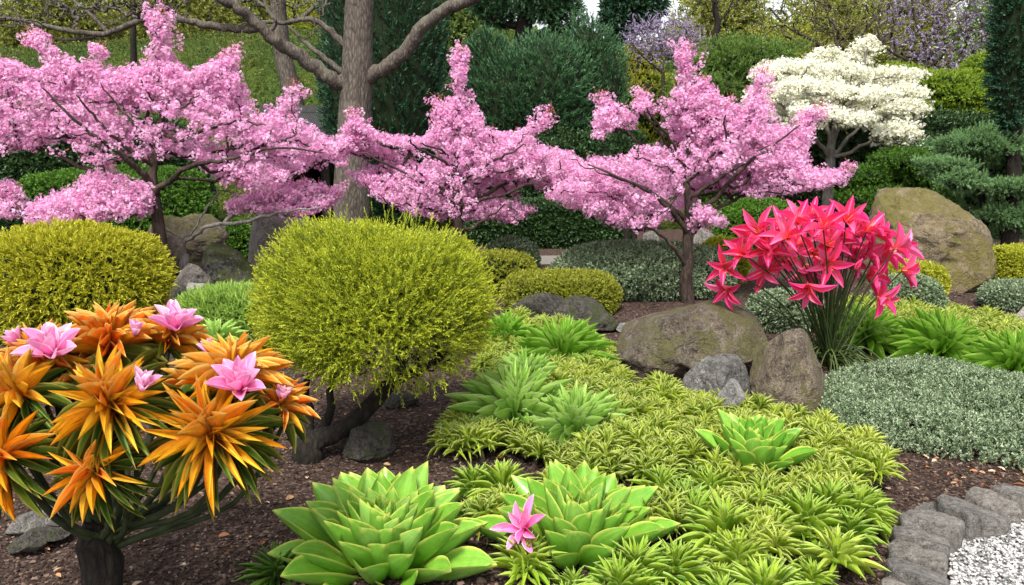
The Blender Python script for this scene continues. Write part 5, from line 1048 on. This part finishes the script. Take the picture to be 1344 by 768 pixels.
bare_tree('lilac_tree', 'purple flowering tree with long slanting bare branches, top right', 20, [(1225, 150), (1230, 120), (1236, 100)], .12, [((1236, 102), -.3, [(1200, 85), (1160, 60), (1150, 30)], .05, .02), ((1236, 100), .2, [(1250, 60), (1268, 20), (1280, -20)], .05, .02), ((1234, 108), .2, [(1270, 85), (1300, 60), (1320, 30)], .05, .02), ((1236, 100), 0, [(1215, 60), (1200, 20), (1195, -20)], .05, .02)],
    [([(1155, 40), (1165, -10), (1200, -30), (1320, -30), (1320, 90), (1290, 110), (1230, 110), (1180, 90)], 0, 620)], 0, M_TWIG, seed=8, thick=1.2, r0=.008, lo=12, leaf=(M_LILAC, 2, .065, .035))
bare_tree('lilac_bush', 'round twiggy lilac purple bush above the right pink tree', 17.5, [(870, 110), (870, 95)], .05, [((870, 95), -.2, [(845, 75), (828, 55)], .03, .01), ((870, 95), .2, [(895, 75), (910, 50)], .03, .01), ((870, 95), 0, [(868, 65), (862, 35)], .03, .01)],
    [([(822, 60), (830, 42), (852, 30), (880, 25), (905, 32), (922, 48), (918, 66), (890, 76), (870, 84), (840, 74)], 0, 330)], 0, M_TWIG, seed=9, thick=.8, r0=.006, lo=8, leaf=(M_LILAC, 3, .05, .026), cat='bush')
bare_tree('slender_tree', 'crooked dark bare trunk at the top, right of the lilac bush', 23, [(935, 80), (937, 55), (942, 30), (938, 10), (940, -30)], .11, [((942, 30), .2, [(955, 15), (965, -10)], .03, .02)], [([(900, -30), (980, -30), (970, 15), (910, 20)], 0, 50)], 0, M_BARK_DARK, seed=10, lo=8)

# undergrowth filling the slope at right
r = np.random.default_rng(17)
SL = [('rounded green shrub on the slope left of the lilac bush', 800, 205, 19, M_YB), ('green shrub on the slope behind the middle pink tree crown', 560, 230, 17.5, M_MIDG), ('green shrub on the slope right of the layered pine', 1045, 170, 19.5, M_YB), ('green shrub on the slope under the lime maple', 1290, 215, 18.5, M_MIDG), ('yellow green shrub on the slope behind the white tree', 1150, 150, 21, M_YB)]
for k_, (lab, px, py, Y, mt) in enumerate(SL):
    blobtree('slope_shrub', lab, Y, [(px, py, 55, 38)], mt, .8, .16, 8, .08, .035, seed=60 + k_, cat='shrub')

# ================================================================ HUT AND POSTS
def box(geo, lo, hi, mi=0):
    x0, y0, z0 = lo; x1, y1, z1 = hi; V = [(x0, y0, z0), (x1, y0, z0), (x1, y1, z0), (x0, y1, z0), (x0, y0, z1), (x1, y0, z1), (x1, y1, z1), (x0, y1, z1)]
    geo.add(V, [0, 3, 2, 1, 4, 5, 6, 7, 0, 1, 5, 4, 1, 2, 6, 5, 2, 3, 7, 6, 3, 0, 4, 7], [4] * 6, None, None, mi)
def hut():
    Y = 14.0; xa = float(P(345, 200, Y)[0]); xb = float(P(422, 200, Y)[0]); ze = float(P(400, 192, Y)[2]); zr = float(P(400, 146, Y + 1.2)[2]); c = (xa + xb) / 2; y1 = Y + 2.4
    t = thing('garden_hut', 'low wooden garden hut with a grey tiled roof behind the left pink tree', 'hut', (c, Y, 0)); wood = plain('hut_wood', (.022, .018, .014), .85, .35, 12); dark = plain('hut_dark', (.012, .011, .010), .9, .2)
    o = (c, Y, 0); g = Geo(); box(g, (xa, Y + .25, 0), (xb - .9, y1 - .1, ze)); box(g, (xb - .9, y1 - .3, 0), (xb, y1 - .1, ze)); box(g, (xb - .1, Y + .3, 0), (xb, y1 - .3, ze)); g.build('wall', wood, t, o, False)
    g = Geo(); box(g, (xb - .89, Y + .35, .9), (xb - .11, y1 - .31, .95)); g.build('shelf', dark, t, o, False)
    for x_ in (xa - .05, xb - 1.0, xb + .02):
        g = Geo(); box(g, (x_, Y, 0), (x_ + .1, Y + .1, ze)); g.build('post', wood, t, o, False)
    g = Geo(); ov = .35; n = 46; xs = np.linspace(xa - ov, xb + ov, n * 3)
    zz = .018 * (np.arange(n * 3) % 3 == 1)
    V = [(x_, Y - ov, ze - .02 + z_) for x_, z_ in zip(xs, zz)] + [(x_, Y + 1.2, zr + z_) for x_, z_ in zip(xs, zz)] + [(x_, y1 + ov, ze - .02 + z_) for x_, z_ in zip(xs, zz)]
    m = n * 3; i = np.arange(m - 1); g.add(V, np.concatenate([np.stack([i, i + 1, i + m + 1, i + m], -1).ravel(), np.stack([i + m, i + m + 1, i + 2 * m + 1, i + 2 * m], -1).ravel()]), [4] * (2 * (m - 1)))
    V2 = [(v[0], v[1], v[2] - .1) for v in V]; g.add(V2, np.concatenate([np.stack([i + 1, i, i + m, i + m + 1], -1).ravel(), np.stack([i + m + 1, i + m, i + 2 * m, i + 2 * m + 1], -1).ravel()]), [4] * (2 * (m - 1)))
    box(g, (xa - ov, Y - ov - .02, ze - .13), (xb + ov, Y - ov + .03, ze - .02)); rt = plain('roof_tile_grey', (.05, .05, .05), .8, .3, 25); rf = g.build('roof', rt, t, o, False); g = Geo(); box(g, (xa - ov, Y + 1.12, zr - .02), (xb + ov, Y + 1.28, zr + .1)); g.build('ridge', rt, rf, o, False)
hut()
for lab, px in [('thin dark wooden post behind the grey green mound, the left of two', 822), ('thin dark wooden post behind the grey green mound, the right of two', 832)]:
    q = P(px, 330, 11.8); g = Geo(); z1 = float(P(px, 296, 11.8)[2]); g.tube([(q[0], q[1], -.05), (q[0], q[1], z1 * .5), (q[0], q[1], z1)], [.045, .042, .04], 10)
    tag(g.build('wooden_post', M_BARK_DARK, origin=(float(q[0]), float(q[1]), 0)), lab, 'post')
print('done', sum(len(o.data.polygons) for o in bpy.data.objects if o.type == 'MESH'))
